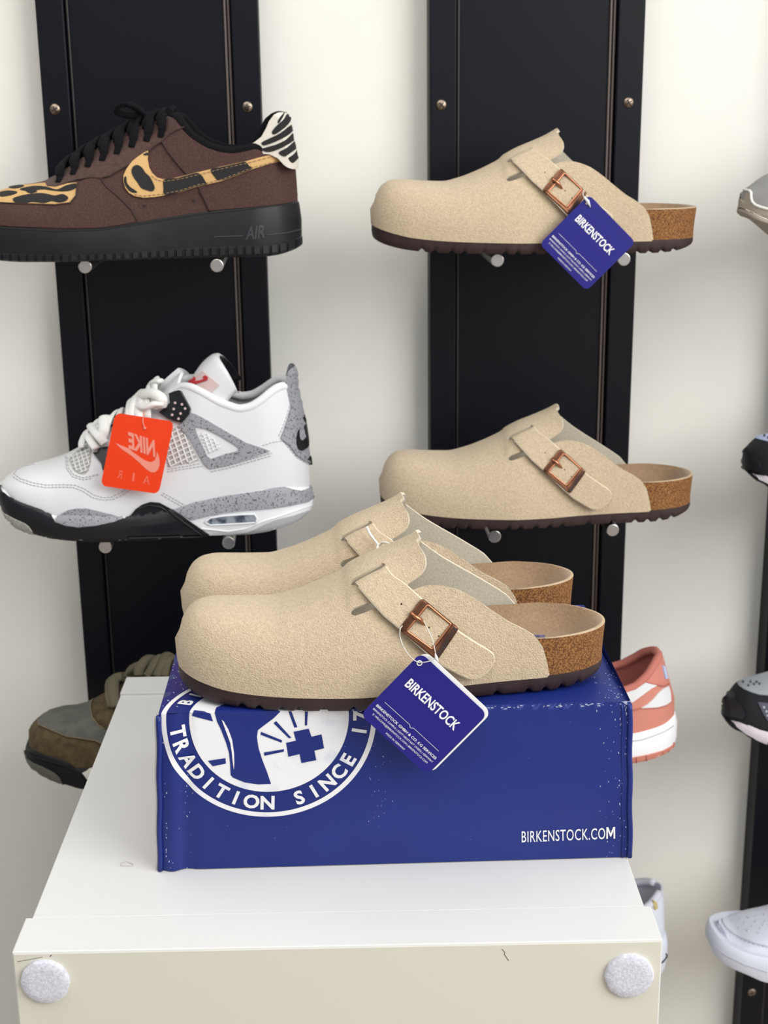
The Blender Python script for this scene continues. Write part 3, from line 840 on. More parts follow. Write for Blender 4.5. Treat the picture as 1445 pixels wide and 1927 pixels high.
# ghosted blue print on the dish
fb = BVHTree.FromPolygons([M_near @ v.co for v in cork.data.vertices], [tuple(p.vertices) for p in cork.data.polygons])
mat('footbed_print', (118, 122, 176), .9)
vs2, fs = text_quad('BIRKENSTOCK', (998, 1200), (1026, 1200), 5, .02)
drape_px('footbed_print', fb, M_near, None, 'footbed_print', root, mesh2d=(vs2, fs), off=.0004)
bpy.context.view_layer.update()

def place_clog(x, y, z, rz_, ry_, label, sy=1):
    M = Matrix.Translation((x, y, z)) @ Matrix.Rotation(R(rz_), 4, 'Z') @ Matrix.Rotation(R(ry_), 4, 'Y') @ Matrix.Diagonal((1, sy, 1, 1))
    c = copy_tree(root, M, label); c['group'] = CG_; return c, M
root['group'] = CG_
place_clog(-.0985, -.4318, BZ+.0008, 0, 0, 'farther beige suede clog of the pair on the blue shoebox, half hidden', .93)
c1, M1 = place_clog(.0637, -.1232, 1.2130, -3.0, 1.2, 'beige suede clog with a blue hang tag on the top pegs of the middle panel')
c2, M2 = place_clog(.0682, -.1387, .9590, -4.0, .2, 'beige suede clog without a tag on the second pegs of the middle panel')

# ================================================================== sneakers
def near_keys(M, wf, pts, sink=0.0, add=0.0):
    """traced pixels on the near wall of an outline -> (x, z) keys in the shoe's own frame"""
    Mi = M.inverted(); o = Mi @ CAM; out = []
    for px, py in pts:
        d = Mi.to_3x3() @ ray(px, py); x = .15
        for _ in range(12):
            w = wf(min(max(x, .0005), .3)); q = o+d*((-(w-sink)-o.y)/d.y); x = q.x
        out.append((x, q.z+add))
    out.sort(); res = [out[0]]
    for k in out[1:]:
        if k[0]-res[-1][0] > .0015: res.append(k)
    return res
def sheet_px(h, name, px_poly, m, parent, off, thick=.0012, step=.0035, inner=0, relaxn=1, label=None, pstep=5, bulge=None, holes=()):
    pr = h.params(px_poly, step=pstep)
    if relaxn: pr = relax(pr+pr[:1], relaxn)[:-1]
    mats = m if isinstance(m, list) else [m]
    return h.sheet(name, pr, mats, parent, off, thick, step, inner_mi=inner, label=label, bulge=bulge, holes=[h.params(q, step=pstep) for q in holes])
def lace(h, name, pts, r, m, parent, flat=.55, off=.003, arch=.004, n=10, sub=6):
    """lace lying over the throat; pts are (x, t[, extra height])"""
    P = spline([(p[0], p[1], p[2] if len(p) > 2 else 0) for p in pts], sub); q = []; u = []
    for v in P: q.append(h.P(v.x, v.y, off+v.z)); u.append(h.N(v.x, v.y))
    return tube(name, q, r, m, parent, n, flat=flat, upv=u)

# ------------------------------------------------------------------ brown low sneaker with animal trims
mat('denim_brown', (62, 39, 36), .9, c2=(80, 53, 48), nscale=900, lo=.4, hi=.65, bump=.5, bscale=900, bdist=.0005)
mat('suede_brown', (62, 38, 32), .85, c2=(74, 48, 41), nscale=300, lo=.35, hi=.65, bump=.35, bscale=700, bdist=.0004, sheen=.15)
mat('seam_brown', (58, 38, 34), .9)
mat('thread_pale', (150, 118, 84), .9)
mat('black_rubber', (18, 19, 23), .5, c2=(23, 24, 29), nscale=50, spec=.35)
mat('black_fabric', (11, 11, 16), .95, bump=.4, bscale=900, bdist=.0005, spec=.2)
mat('rubber_edge', (44, 45, 52), .55)
def print_mat(name, a, b, scale, lo, hi, stretch=(1, 1, 1), dist=0, wave=False, rot=0):
    m = bpy.data.materials.new(name); m.use_nodes = True; MATS[name] = m; nt = m.node_tree; bs = nt.nodes['Principled BSDF']
    bs.inputs['Roughness'].default_value = .85; bs.inputs['Sheen Weight'].default_value = .15
    tc = nt.nodes.new('ShaderNodeTexCoord'); mp = nt.nodes.new('ShaderNodeMapping'); mp.inputs['Scale'].default_value = stretch; mp.inputs['Rotation'].default_value = (0, rot, 0)
    nt.links.new(tc.outputs['Object'], mp.inputs['Vector'])
    if wave:
        t = nt.nodes.new('ShaderNodeTexWave'); t.inputs['Scale'].default_value = scale; t.inputs['Distortion'].default_value = dist; t.inputs['Detail'].default_value = 2; t.inputs['Detail Scale'].default_value = 1.2; t.bands_direction = 'Z'
        out = t.outputs['Fac']
    else:
        t = nt.nodes.new('ShaderNodeTexNoise'); t.inputs['Scale'].default_value = scale; t.inputs['Detail'].default_value = 1.5; t.inputs['Distortion'].default_value = dist; out = t.outputs['Fac']
    nt.links.new(mp.outputs['Vector'], t.inputs['Vector'])
    r = nt.nodes.new('ShaderNodeValToRGB'); e = r.color_ramp.elements; e[0].position = lo; e[1].position = hi; e[0].color = rgb(*a); e[1].color = rgb(*b)
    nt.links.new(out, r.inputs['Fac']); nt.links.new(r.outputs['Color'], bs.inputs['Base Color'])
    n2 = nt.nodes.new('ShaderNodeTexNoise'); n2.inputs['Scale'].default_value = 900; nt.links.new(tc.outputs['Object'], n2.inputs['Vector'])
    bp = nt.nodes.new('ShaderNodeBump'); bp.inputs['Strength'].default_value = .5; bp.inputs['Distance'].default_value = .0006
    nt.links.new(n2.outputs['Fac'], bp.inputs['Height']); nt.links.new(bp.outputs['Normal'], bs.inputs['Normal'])
print_mat('leopard_hair', (198, 160, 106), (22, 20, 20), 62, .50, .52, (1, .7, 1.5))
mat('hair_tan', (200, 162, 108), .9, bump=.5, bscale=900, bdist=.0006)
mat('hair_black', (22, 20, 22), .8, bump=.6, bscale=900, bdist=.0006)
mat('hair_white', (214, 208, 198), .9, bump=.5, bscale=900, bdist=.0006)
def z1(pts): return zm(.4152, 0, 180, pts)
AL = .303
Ma = Matrix.Translation((-.3035, -.128, 1.2107)) @ Matrix.Rotation(R(-1.0), 4, 'Z')
af = empty('sneaker', 'brown low-top sneaker with leopard and zebra trims and thick black sole', 'sneaker', Ma, None)
a_near = [(0, 0), (.002, .016), (.01, .030), (.03, .043), (.06, .051), (.1, .0545), (.14, .0515), (.18, .045), (.22, .041), (.26, .0385), (.283, .031), (.297, .017), (.303, 0)]
a_far = [(x, w*.88) for x, w in a_near]
awn = widthfn(a_near)
a_top = near_keys(Ma, awn, z1([(0, 594), (120, 600), (250, 607), (360, 606), (450, 602), (620, 577), (800, 546), (900, 531), (1000, 519), (1100, 510), (1250, 496), (1350, 480)]))
a_top = [(0, a_top[0][1]+.004)]+a_top
print('ROWS af top', [(round(x, 3), round(z, 4)) for x, z in a_top])
atf = pchip(a_top)
def a_zb(x): return .006*max(0, 1-x/.06)**2+.005*max(0, (x-.27)/.033)**2
def rib(x, sd): return -.0009 if (x*1000) % 7.6 < 2.2 else .0006
sl = Slab(AL, a_near, a_far, a_zb, atf, [(0, -.003), (.03, lambda x, sd: -.0012+rib(x, sd)*.6), (.07, rib), (.22, lambda x, sd: .0002+rib(x, sd)*.5), (.235, -.0002), (.30, 0), (.6, .0002), (.9, -.0012), (.97, -.0018), (1, -.003)], nx=640)
msole = autosmooth(sl.build('midsole', ['black_rubber'], af, Ma), 30)
ah = Hull(Ma, AL, [(x, max(0, w-.0035)) for x, w in a_near], [(x, max(0, w-.0035)) for x, w in a_far], lambda x: atf(x)-.0025,
          [(0, .034), (.01, .048), (.04, .058), (.07, .066), (.1, .08), (.13, .096), (.16, .11), (.19, .127), (.22, .15), (.27, .16), (.303, .16)],
          ey=[(0, .8), (.06, .8), (.12, .95), (.17, .95), (.2, .6), (.303, .5)], ez=[(0, .75), (.06, .9), (.13, 1.05), (.18, 1.0), (.22, .8), (.303, .7)],
          shift=lambda x, z: -(.0035+.06*max(0, z-.05))*(smooth(.2, .303, x)**2)*1.0+(.004)*(1-smooth(0, .03, x)), nx=170, nt=90)
ah.fit(z1([(-120, 560), (-100, 500), (-60, 455), (0, 430), (90, 405), (200, 388), (320, 318), (400, 262), (520, 195), (600, 152), (690, 112), (780, 84), (900, 30), (1000, -60)]), x1=.195)
ah.bvh()
print('ROWS af crown', [round(ah.zt(x), 4) for x in (0, .01, .03, .06, .1, .14, .166, .19, .22)])
collar = relax(ah.params(z1([(1362, 300), (1345, 270), (1320, 262), (1290, 262), (1240, 258), (1190, 252), (1160, 238), (1120, 250), (1060, 262), (1000, 256), (930, 232), (870, 192), (830, 148), (800, 105), (770, 92)]), step=5), 3)
tcol = ah.t_at(AL-1e-6, .105)
collar = [c for c in collar if c[0] < AL-.004]; collar.insert(0, (AL-.0015, ah.t_at(AL-.0015, .104))); collar.insert(0, (0, 0))
# keep the heel at full length, mirror for the far side
collar[0] = (AL-1e-6, tcol)
nearrow = [(1e-6, 0)]+[(AL*k/70, 0) for k in range(1, 70)]+[(AL-1e-6, 0), (AL-1e-6, tcol*.5)]
throat = [(.19, .46), (.187, .5), (.19, .54)]
outl = nearrow+collar+throat+[(x, 1-t) for x, t in reversed(collar)]+[(AL-1e-6, 1-tcol*.5), (AL-1e-6, 1)]+[(AL*k/70, 1) for k in range(69, 0, -1)]+[(1e-6, 1), (1e-6, .75), (1e-6, .5), (1e-6, .25)]
ah.sheet('upper', outl, ['denim_brown', 'black_fabric'], af, 0, .0022, .0033, inner_mi=1, skirt_mi=1)
# black padded collar
rimp = [ah.P(x, t, -.0028)+Vector((0, 0, .0012)) for x, t in collar]; rimf = [ah.P(x, 1-t, -.0028)+Vector((0, 0, .0012)) for x, t in reversed(collar)]
tube('collar_padding', rimp[2:]+rimf[:-2], .0042, 'black_fabric', af, 12)
# heel counter rises to the zebra tab
def hp(poly, name, m, off, thick=.0012, label=None, bvh=None, step=4): return drape_px(name, bvh or ah.B, Ma, z1(poly), m, af, off, thick, step, label=label)
def extrude_profile(name, M, pts, yc, hw, m, parent, bev=.002, label=None, curve=0.0, nseg=9):
    """solid with a side profile traced in the shoe's lengthwise plane and real width across it"""
    Mi = M.inverted(); o = Mi @ CAM; P2 = []
    for px, py in pts:
        d = Mi.to_3x3() @ ray(px, py); q = o+d*((yc-o.y)/d.y); P2.append((q.x, q.z))
    c = (sum(p[0] for p in P2)/len(P2), sum(p[1] for p in P2)/len(P2)); v2, f2 = fill2d(P2, .004)
    n = len(P2); rows = []; vs = []
    for k in range(nseg+1):
        u = -1+2*k/nseg; e = (1-abs(u)**6)**(1/3) if abs(u) < 1 else .55; e = .8+.2*e
        y = yc+(hw*u); dx = -curve*u*u
        rows.append([len(vs)+i for i in range(n)])
        for (x, z) in P2: vs.append(Vector((c[0]+(x-c[0])*e+dx, y, c[1]+(z-c[1])*e)))
    fs = []
    for k in range(nseg):
        for i in range(n): fs.append((rows[k][i], rows[k][(i+1) % n], rows[k+1][(i+1) % n], rows[k+1][i]))
    fs.append(tuple(rows[0])); fs.append(tuple(reversed(rows[-1])))
    ob = from_py(name, vs, fs, parent, [m], True, label=label, recalc=True); return autosmooth(ob, 40)
tab_lining = extrude_profile('heel_tab_lining', Ma, z1([(1150, 236), (1185, 205), (1215, 150), (1245, 95), (1275, 70), (1300, 76), (1312, 110), (1312, 200), (1310, 262), (1230, 262)]), -.006, .021, 'black_fabric', af, curve=.008)
zeb = [(1158, 226), (1190, 207), (1225, 180), (1250, 135), (1262, 105), (1285, 74), (1306, 80), (1322, 105), (1330, 180), (1345, 235), (1355, 290), (1352, 330), (1335, 318), (1305, 285), (1265, 266), (1210, 262), (1175, 248)]
tab = extrude_profile('heel_tab', Ma, z1(zeb), -.010, .0215, 'hair_white', af, curve=.008, label='zebra striped heel tab')
bpy.context.view_layer.update()
tb = BVHTree.FromPolygons([Ma @ v.co for v in tab.data.vertices], [tuple(p.vertices) for p in tab.data.polygons])
for st in ([(1232, 166), (1250, 140), (1285, 108), (1300, 84), (1318, 100), (1306, 128), (1276, 156), (1244, 176)],
           [(1186, 212), (1225, 192), (1270, 170), (1320, 132), (1327, 156), (1294, 186), (1240, 212), (1196, 226)],
           [(1180, 244), (1215, 232), (1250, 222), (1295, 200), (1330, 168), (1336, 196), (1300, 224), (1255, 246), (1215, 256)],
           [(1262, 258), (1300, 236), (1340, 204), (1345, 234), (1315, 260), (1288, 276)],
           [(1306, 284), (1328, 268), (1350, 246), (1354, 276), (1336, 298), (1322, 304)],
           [(1258, 120), (1268, 98), (1288, 78), (1280, 100), (1264, 124)]):
    drape_px('zebra_stripe', tb, Ma, z1(sp2(st, 3)), 'hair_black', tab, .0005, .0005, 4)
# overlays
hp([(204, 392), (250, 368), (320, 325), (400, 270), (520, 200), (600, 158), (690, 118), (750, 92), (790, 98), (815, 120), (836, 143), (800, 158), (768, 178), (735, 208), (700, 228), (650, 275), (600, 305), (545, 335), (500, 362), (455, 374), (420, 370), (370, 378), (310, 395), (255, 414), (215, 412)], 'eyestay', 'suede_brown', .0014)
hp([(737, 208), (768, 178), (800, 158), (836, 143), (872, 190), (932, 230), (1000, 254), (1060, 260), (1120, 248), (1158, 236), (1195, 262), (1262, 270), (1305, 290), (1352, 335), (1349, 478), (1250, 493), (1100, 508), (952, 520), (925, 465), (905, 425), (870, 385), (800, 300), (760, 248)], 'heel_overlay', 'denim_brown', .0011)
hp([(352, 395), (400, 376), (455, 374), (480, 412), (540, 462), (590, 512), (622, 566), (560, 582), (450, 598), (300, 600), (100, 594), (0, 588), (0, 492), (100, 496), (250, 499), (320, 489), (348, 450)], 'toe_overlay', 'denim_brown', .0011)
toe = hp([(-20, 440), (0, 432), (40, 420), (100, 407), (205, 396), (215, 410), (255, 414), (310, 398), (350, 395), (349, 445), (335, 472), (310, 487), (250, 492), (100, 489), (0, 485), (-20, 482)], 'toe_box', 'hair_tan', .0006, label='tan hair toe panel with black spots')
for sp in ([(60, 470), (90, 458), (130, 450), (180, 445), (215, 448), (250, 455), (285, 448), (310, 462), (300, 478), (270, 486), (235, 480), (200, 489), (150, 484), (110, 490), (70, 486)], [(0, 442), (40, 434), (80, 440), (60, 452), (20, 460), (0, 458)],
           [(90, 428), (150, 414), (210, 416), (260, 428), (300, 410), (345, 400), (346, 418), (320, 432), (280, 436), (235, 432), (190, 428), (140, 437)], [(120, 437), (150, 433), (170, 438), (140, 446)], [(40, 418), (90, 408), (110, 414), (70, 424)]):
    drape_px('toe_spot', ah.B, Ma, z1(sp2(sp, 3)), 'hair_black', toe, .0011, .0002, 4)
swoosh = [(673, 254), (655, 262), (630, 278), (600, 302), (575, 335), (561, 365), (560, 392), (568, 420), (585, 442), (610, 456), (650, 463), (700, 460), (740, 453), (820, 436), (900, 410), (1000, 388), (1080, 358), (1145, 332), (1220, 308), (1292, 292), (1288, 280), (1262, 268), (1235, 266), (1180, 278), (1110, 298), (1000, 322), (900, 346), (830, 364), (780, 376), (740, 380), (712, 372), (690, 352), (676, 325), (670, 290)]
sw = hp(swoosh, 'swoosh', 'hair_tan', .0022, label='tan and black leopard swoosh')
for sp in ([(566, 372), (574, 372), (576, 395), (590, 415), (612, 430), (622, 440), (606, 442), (585, 432), (570, 412), (563, 392)], [(602, 330), (622, 318), (645, 330), (660, 352), (680, 370), (694, 395), (702, 420), (690, 435), (665, 430), (640, 420), (625, 398), (608, 375), (598, 352)],
           [(745, 382), (800, 374), (860, 358), (895, 350), (915, 362), (932, 390), (938, 400), (900, 408), (820, 434), (748, 450), (742, 420)], [(955, 335), (1000, 324), (1080, 306), (1112, 300), (1128, 318), (1142, 330), (1080, 356), (998, 384), (975, 370)], [(650, 272), (671, 262), (670, 275)]):
    drape_px('swoosh_spot', ah.B, Ma, z1(sp2(sp, 3)), 'hair_black', sw, .0028, .0002, 4)
line_px('stitching', ah.B, Ma, z1([(688, 366), (712, 384), (745, 390), (800, 382), (900, 358), (1000, 333), (1110, 308), (1235, 274), (1280, 276)]), .00035, 'thread_pale', sw, .0026, 3, dash=(2, 1))
line_px('stitching', ah.B, Ma, z1([(610, 450), (650, 456), (740, 446), (820, 429), (900, 403), (1000, 381), (1080, 351), (1145, 325), (1285, 287)]), .00035, 'thread_pale', sw, .0026, 3, dash=(2, 1))
for ln in ([(838, 143), (800, 160), (768, 180), (736, 210), (760, 250), (800, 302), (842, 352)], [(905, 430), (925, 468), (950, 522)], [(456, 374), (480, 412), (540, 462), (590, 512), (622, 566)], [(736, 210), (700, 230), (650, 277), (600, 307), (545, 337), (500, 364), (456, 376), (415, 373), (352, 384)],
           [(0, 489), (100, 493), (250, 497), (320, 488), (347, 455), (353, 398)]):
    line_px('seam', ah.B, Ma, z1(ln), .0007, 'seam_brown', af, .0014, 3)
for x, y in ((655, 499), (878, 474)):
    drape_px('vent_hole', ah.B, Ma, [(p[0], p[1]) for p in circ(z1([(x, y)])[0], 2.2)], 'hair_black', af, .0012, .0005, 2)
# AIR lettering moulded in the midsole
vs2, fs = text_quad('AIR', z1([(1112, 652)])[0], z1([(1200, 640)])[0], 24, .03, shear=.35)
drape_px('midsole_lettering', sl.B, Ma, None, 'rubber_edge', af, .0006, .0004, mesh2d=(vs2, fs))
line_px('midsole_line', sl.B, Ma, z1([(975, 648), (972, 640), (1100, 636)]), .0007, 'rubber_edge', af)
line_px('midsole_line', sl.B, Ma, z1([(1205, 632), (1300, 622), (1366, 606)]), .0007, 'rubber_edge', af)
line_px('midsole_seam', sl.B, Ma, z1([(0, 600), (250, 614), (450, 609), (620, 584), (900, 538), (1100, 517), (1350, 487)]), .0006, 'hair_black', af, 0)
# tongue and laces
tg = [(x, t) for x, t in ((.135, .44), (.16, .43), (.185, .42), (.193, .45), (.195, .5), (.193, .55), (.185, .58), (.16, .57), (.135, .56))]
ah.sheet('tongue', tg, ['black_fabric'], af, .0045, .004)
def lace_rows(h, n, x0, x1, t0, t1, r, m, parent, off=.003, hump=.004):
    for i in range(n):
        x = x0+(x1-x0)*i/(n-1); dx = (x1-x0)/(n-1)
        lace(h, 'lace', [(x-.001, t0+.005, -.001), (x, t0+.03, hump*.6), (x+.002, .5, hump), (x, t1-.03, hump*.6), (x-.001, t1-.005, -.001)], r, m, parent, .5, off)
        if i < n-1: lace(h, 'lace', [(x, t0+.01, 0), (x+dx*.3, t0+.06, hump*.9), (x+dx*.8, .5+.02, hump*1.3), (x+dx, t1-.03, 0)], r*.9, m, parent, .5, off)
lace_rows(ah, 8, .092, .183, .37, .63, .0042, 'black_fabric', af, .003, .003)
for i in range(8):
    x = .092+(.183-.092)*i/7
    lace(ah, 'lace', [(x+.004, .41, .003), (x+.003, .365, .0035), (x+.001, .325, .001), (x-.001, .30, -.001)], [.0035]*6+[.0042]*6+[.0032]*7, 'black_fabric', af, .6, .002)
def bow(h, x, t, s, m, parent, r=.003, lift=.004):
    c = h.P(x, t, lift)
    for sg in (-1, 1):
        loop = [c, c+Vector((-.006*s, sg*.010*s, .006*s)), c+Vector((-.016*s, sg*.016*s, .010*s)), c+Vector((-.022*s, sg*.012*s, .004*s)), c+Vector((-.012*s, sg*.006*s, .000*s)), c]
        tube('lace_bow', spline(loop, 6), r, m, parent, 8, flat=.6)
bow(ah, .168, .47, 1.0, 'black_fabric', af, .0032, .007)

# ------------------------------------------------------------------ white high sneaker with speckled grey trims
def z2(pts): return zm(.4291, 0, 640, pts)
mat('leather_white', (217, 217, 219), .42, bump=.12, bscale=420, bdist=.0003, spec=.4)
mat('lining_white', (222, 222, 224), .85, bump=.3, bscale=900, bdist=.0004)
mat('net_white', (172, 168, 162), .7)
mat('midsole_white', (232, 233, 236), .5)
mat('outsole_grey', (172, 174, 178), .5)
mat('tread_grey', (150, 148, 142), .6, c2=(176, 174, 168), nscale=500)
mat('shell_black', (15, 17, 23), .38, spec=.4)
mat('thread_grey', (176, 176, 180), .8)
mat('label_pink', (206, 182, 180), .7); mat('logo_red', (178, 34, 44), .6)
mat('air_window', (70, 78, 88), .12, c2=(150, 158, 166), nscale=130, spec=.8, coat=.6)
mat('lace_white', (232, 231, 228), .9, bump=.6, bscale=800, bdist=.0006)
def speckle(name, base, dark, scale=560):
    m = bpy.data.materials.new(name); m.use_nodes = True; MATS[name] = m; nt = m.node_tree; b = nt.nodes['Principled BSDF']; b.inputs['Roughness'].default_value = .6
    tc = nt.nodes.new('ShaderNodeTexCoord'); v = nt.nodes.new('ShaderNodeTexVoronoi'); v.inputs['Scale'].default_value = scale; v.inputs['Randomness'].default_value = 1
    nz = nt.nodes.new('ShaderNodeTexNoise'); nz.inputs['Scale'].default_value = scale*.7; nz.inputs['Detail'].default_value = 1
    mx = nt.nodes.new('ShaderNodeMath'); mx.operation = 'SUBTRACT'; ml = nt.nodes.new('ShaderNodeMath'); ml.operation = 'MULTIPLY'; ml.inputs[1].default_value = .75
    r = nt.nodes.new('ShaderNodeValToRGB'); e = r.color_ramp.elements; e[0].position = -.0; e[1].position = .02
    e[0].color = rgb(*dark); e[1].color = rgb(*base)
    nt.links.new(tc.outputs['Object'], v.inputs['Vector']); nt.links.new(tc.outputs['Object'], nz.inputs['Vector'])
    nt.links.new(v.outputs['Distance'], mx.inputs[0]); nt.links.new(nz.outputs['Fac'], ml.inputs[0])
    s2 = nt.nodes.new('ShaderNodeMath'); s2.operation = 'SUBTRACT'; s2.inputs[1].default_value = .10; nt.links.new(ml.outputs[0], s2.inputs[0])
    nt.links.new(s2.outputs[0], mx.inputs[1]); nt.links.new(mx.outputs[0], r.inputs['Fac']); nt.links.new(r.outputs['Color'], b.inputs['Base Color'])
speckle('speckle_grey', (146, 148, 154), (58, 60, 68))
JL = .297
Mj = Matrix.Translation((-.2945, -.140, .9565)) @ Matrix.Rotation(R(-.6), 4, 'Z')
jj = empty('sneaker', 'white mid-cut sneaker with grey speckled trims and an orange swing tag', 'sneaker', Mj)
j_near = [(0, 0), (.002, .016), (.01, .031), (.03, .045), (.06, .053), (.095, .0565), (.135, .053), (.17, .046), (.21, .042), (.25, .0395), (.276, .032), (.291, .018), (.297, 0)]
j_far = [(x, w*.86) for x, w in j_near]
jwn = widthfn(j_near)
j_top = near_keys(Mj, jwn, z2([(4, 660), (40, 695), (100, 722), (180, 752), (245, 775), (350, 775), (450, 778), (560, 778), (680, 762), (765, 745), (850, 715), (1000, 685), (1150, 662), (1240, 648), (1300, 650), (1365, 640)]))
j_bot = near_keys(Mj, jwn, z2([(4, 730), (30, 790), (80, 832), (150, 857), (250, 877), (400, 889), (560, 886), (750, 876), (915, 865), (1070, 859), (1180, 845), (1260, 822), (1320, 795), (1355, 765)]))
print('ROWS j4 top', [(round(x, 3), round(z, 4)) for x, z in j_top]); print('ROWS j4 bot', [(round(x, 3), round(z, 4)) for x, z in j_bot])
jt = pchip(j_top); jb = pchip(j_bot)
js = Slab(JL, j_near, j_far, jb, jt, [(0, -.008), (.04, -.003), (.12, -.0008), (.3, .0005), (.6, .0008), (.85, -.0006), (.96, -.0018), (1, -.003)], nx=260)
jmid = autosmooth(js.build('midsole', ['midsole_white'], jj, Mj), 40)
jh = Hull(Mj, JL, [(x, max(0, w-.003)) for x, w in j_near], [(x, max(0, w-.003)) for x, w in j_far], lambda x: jt(x)-.003,
          [(0, .045), (.01, .058), (.03, .066), (.06, .073), (.09, .086), (.12, .105), (.145, .12), (.17, .14), (.2, .165), (.24, .175), (.297, .175)],
          ey=[(0, .75), (.05, .75), (.1, .9), (.16, 1.0), (.2, .6), (.297, .5)], ez=[(0, .75), (.06, .85), (.12, 1.0), (.17, 1.0), (.22, .85), (.297, .75)],
          shift=lambda x, z: -(.002+.11*max(0, z-.06))*(smooth(.19, .297, x)**1.6)+.003*(1-smooth(0, .03, x)), nx=170, nt=90)
jh.fit(z2([(2, 650), (12, 618), (35, 592), (65, 572), (100, 553), (150, 538), (200, 524), (250, 512), (300, 492), (340, 472), (400, 430), (470, 385), (540, 345), (600, 308), (660, 275), (720, 235), (780, 205), (850, 170), (1000, 60)]), x1=.165)
jh.bvh()
print('ROWS j4 crown', [round(jh.zt(x), 4) for x in (0, .01, .03, .06, .1, .14, .166, .19, .22)])
# one surface out of upper and midsole, for trims that cross the joint
dgv = []
def union_bvh(M, h, slab_obj):
    vs = []; fs = []
    for x in h._X:
        for j in range(h.nt+1): vs.append(M @ h.S(x, j/h.nt))
    n = h.nt+1
    for i in range(h.nx):
        for j in range(h.nt): fs.append((i*n+j, (i+1)*n+j, (i+1)*n+j+1, i*n+j+1))
    o = len(vs); vs += [M @ v.co for v in slab_obj.data.vertices]; fs += [tuple(o+k for k in p.vertices) for p in slab_obj.data.polygons]
    return BVHTree.FromPolygons(vs, fs)
ju = union_bvh(Mj, jh, jmid)
jc = relax(jh.params(z2([(1345, 330), (1310, 240), (1290, 210), (1255, 200), (1220, 210), (1185, 235), (1150, 265), (1100, 296), (1045, 306), (960, 276), (900, 240), (830, 205), (790, 198), (760, 212), (735, 240)]), step=5), 3)
jc = [c for c in jc if c[0] < JL-.010]; jc.insert(0, (JL-.0015, jh.t_at(JL-.0015, .132)))
tj = jh.t_at(JL-1e-6, .132)
thr = [(.150, .36), (.12, .385), (.098, .41), (.085, .45), (.082, .5)]
jo = [(1e-6, 0)]+[(JL*k/70, 0) for k in range(1, 70)]+[(JL-1e-6, 0), (JL-1e-6, tj*.5), (JL-1e-6, tj)]+jc+thr+[(x, 1-t) for x, t in reversed(thr[:-1])]+[(x, 1-t) for x, t in reversed(jc)]+[(JL-1e-6, 1-tj), (JL-1e-6, 1-tj*.5), (JL-1e-6, 1)]+[(JL*k/70, 1) for k in range(69, 0, -1)]+[(1e-6, 1), (1e-6, .75), (1e-6, .5), (1e-6, .25)]
jh.sheet('upper', jo, ['leather_white', 'lining_white'], jj, 0, .0022, .0033, inner_mi=1, skirt_mi=1)
rp = [jh.P(x, t, -.003) for x, t in jc]; rf = [jh.P(x, 1-t, -.003) for x, t in reversed(jc)]
tube('collar_padding', rp+rf, .0042, 'lining_white', jj, 12)
jh.sheet('tongue_base', [(.08, .40), (.1, .38), (.13, .35), (.16, .33), (.175, .4), (.178, .5), (.175, .6), (.16, .67), (.13, .65), (.1, .62), (.08, .6)], ['lining_white'], jj, -.001, .003)
def jp(name, poly, m, off, thick=.0008, label=None, parent=None, step=4, bvh=None, holes=(), sm=0):
    q = sp2(poly, sm) if sm else poly
    return drape_px(name, bvh or ju, Mj, z2(q), m, parent or jj, off, thick, step, [z2(h) for h in holes], label)
# tongue: padded flap standing above the collar
Mji = Mj.inverted()
def jpl(px, py, y):
    (a, b), = z2([(px, py)]); d = Mji.to_3x3() @ ray(a, b); o = Mji @ CAM; return o+d*((y-o.y)/d.y)
def tongue(name, front, M, hw, thick, m, parent, wrap=.010, inner='lining_white'):
    """front: profile of the front face from root to tip; it wraps round the instep sideways"""
    F = spline(front, 8); n = len(F); nu = 22; vs = []
    t0 = (F[-1]-F[0]).normalized(); nr = Vector((-t0.z, 0, t0.x))
    if nr.x > 0: nr = -nr
    for layer in (0, 1):
        for i, p in enumerate(F):
            v = i/(n-1); w = hw*(.88+.12*v)
            for k in range(nu+1):
                u = -1+2*k/nu; q = p+Vector((0, u*w*(1-.12*u*u), 0))-nr*(wrap*abs(u)**2.4)-t0*(.010*abs(u)**4*v**3)
                th = thick*(1-.35*abs(u)**4)*(1-.5*max(0, (v-.8)/.2)**2)
                vs.append(q-nr*(th if layer else 0))
    W_ = nu+1; N_ = n*W_; fs = []; mi = []
    for i in range(n-1):
        for k in range(nu):
            a = i*W_+k; fs.append((a, a+1, a+W_+1, a+W_)); mi.append(0); fs.append((a+N_, a+W_+N_, a+W_+1+N_, a+1+N_)); mi.append(1)
        for a in (i*W_, i*W_+nu): fs.append((a, a+W_, a+W_+N_, a+N_)); mi.append(0)
    for k in range(nu):
        for a in (k, (n-1)*W_+k): fs.append((a, a+1, a+1+N_, a+N_)); mi.append(0)
    return from_py(name, vs, fs, parent, [m, inner], True, mi, recalc=True)
tfront = [jpl(720, 330, 0), jpl(790, 235, 0), jpl(845, 155, 0), jpl(885, 100, 0), jpl(925, 66, 0), jpl(950, 60, 0)]
tg4 = tongue('tongue', tfront, Mj, .035, .007, 'leather_white', jj, .034, 'shell_black')
tgB = BVHTree.FromPolygons([Mj @ v.co for v in tg4.data.vertices], [tuple(p.vertices) for p in tg4.data.polygons])
lab = jp('tongue_label', [(823, 198), (850, 172), (888, 135), (925, 165), (962, 196), (940, 218), (918, 240), (870, 215)], 'label_pink', .0009, parent=tg4, bvh=tgB)
jm = [(822, 200), (835, 180), (850, 172), (856, 162), (862, 172), (858, 182), (880, 178), (897, 172), (893, 163), (903, 156), (913, 162), (914, 174), (904, 180), (880, 188), (860, 194), (850, 204), (836, 198), (826, 206)]
jp('tongue_logo', jm, 'logo_red', .0018, parent=lab, bvh=tgB, step=2, label='small red leaping figure logo')
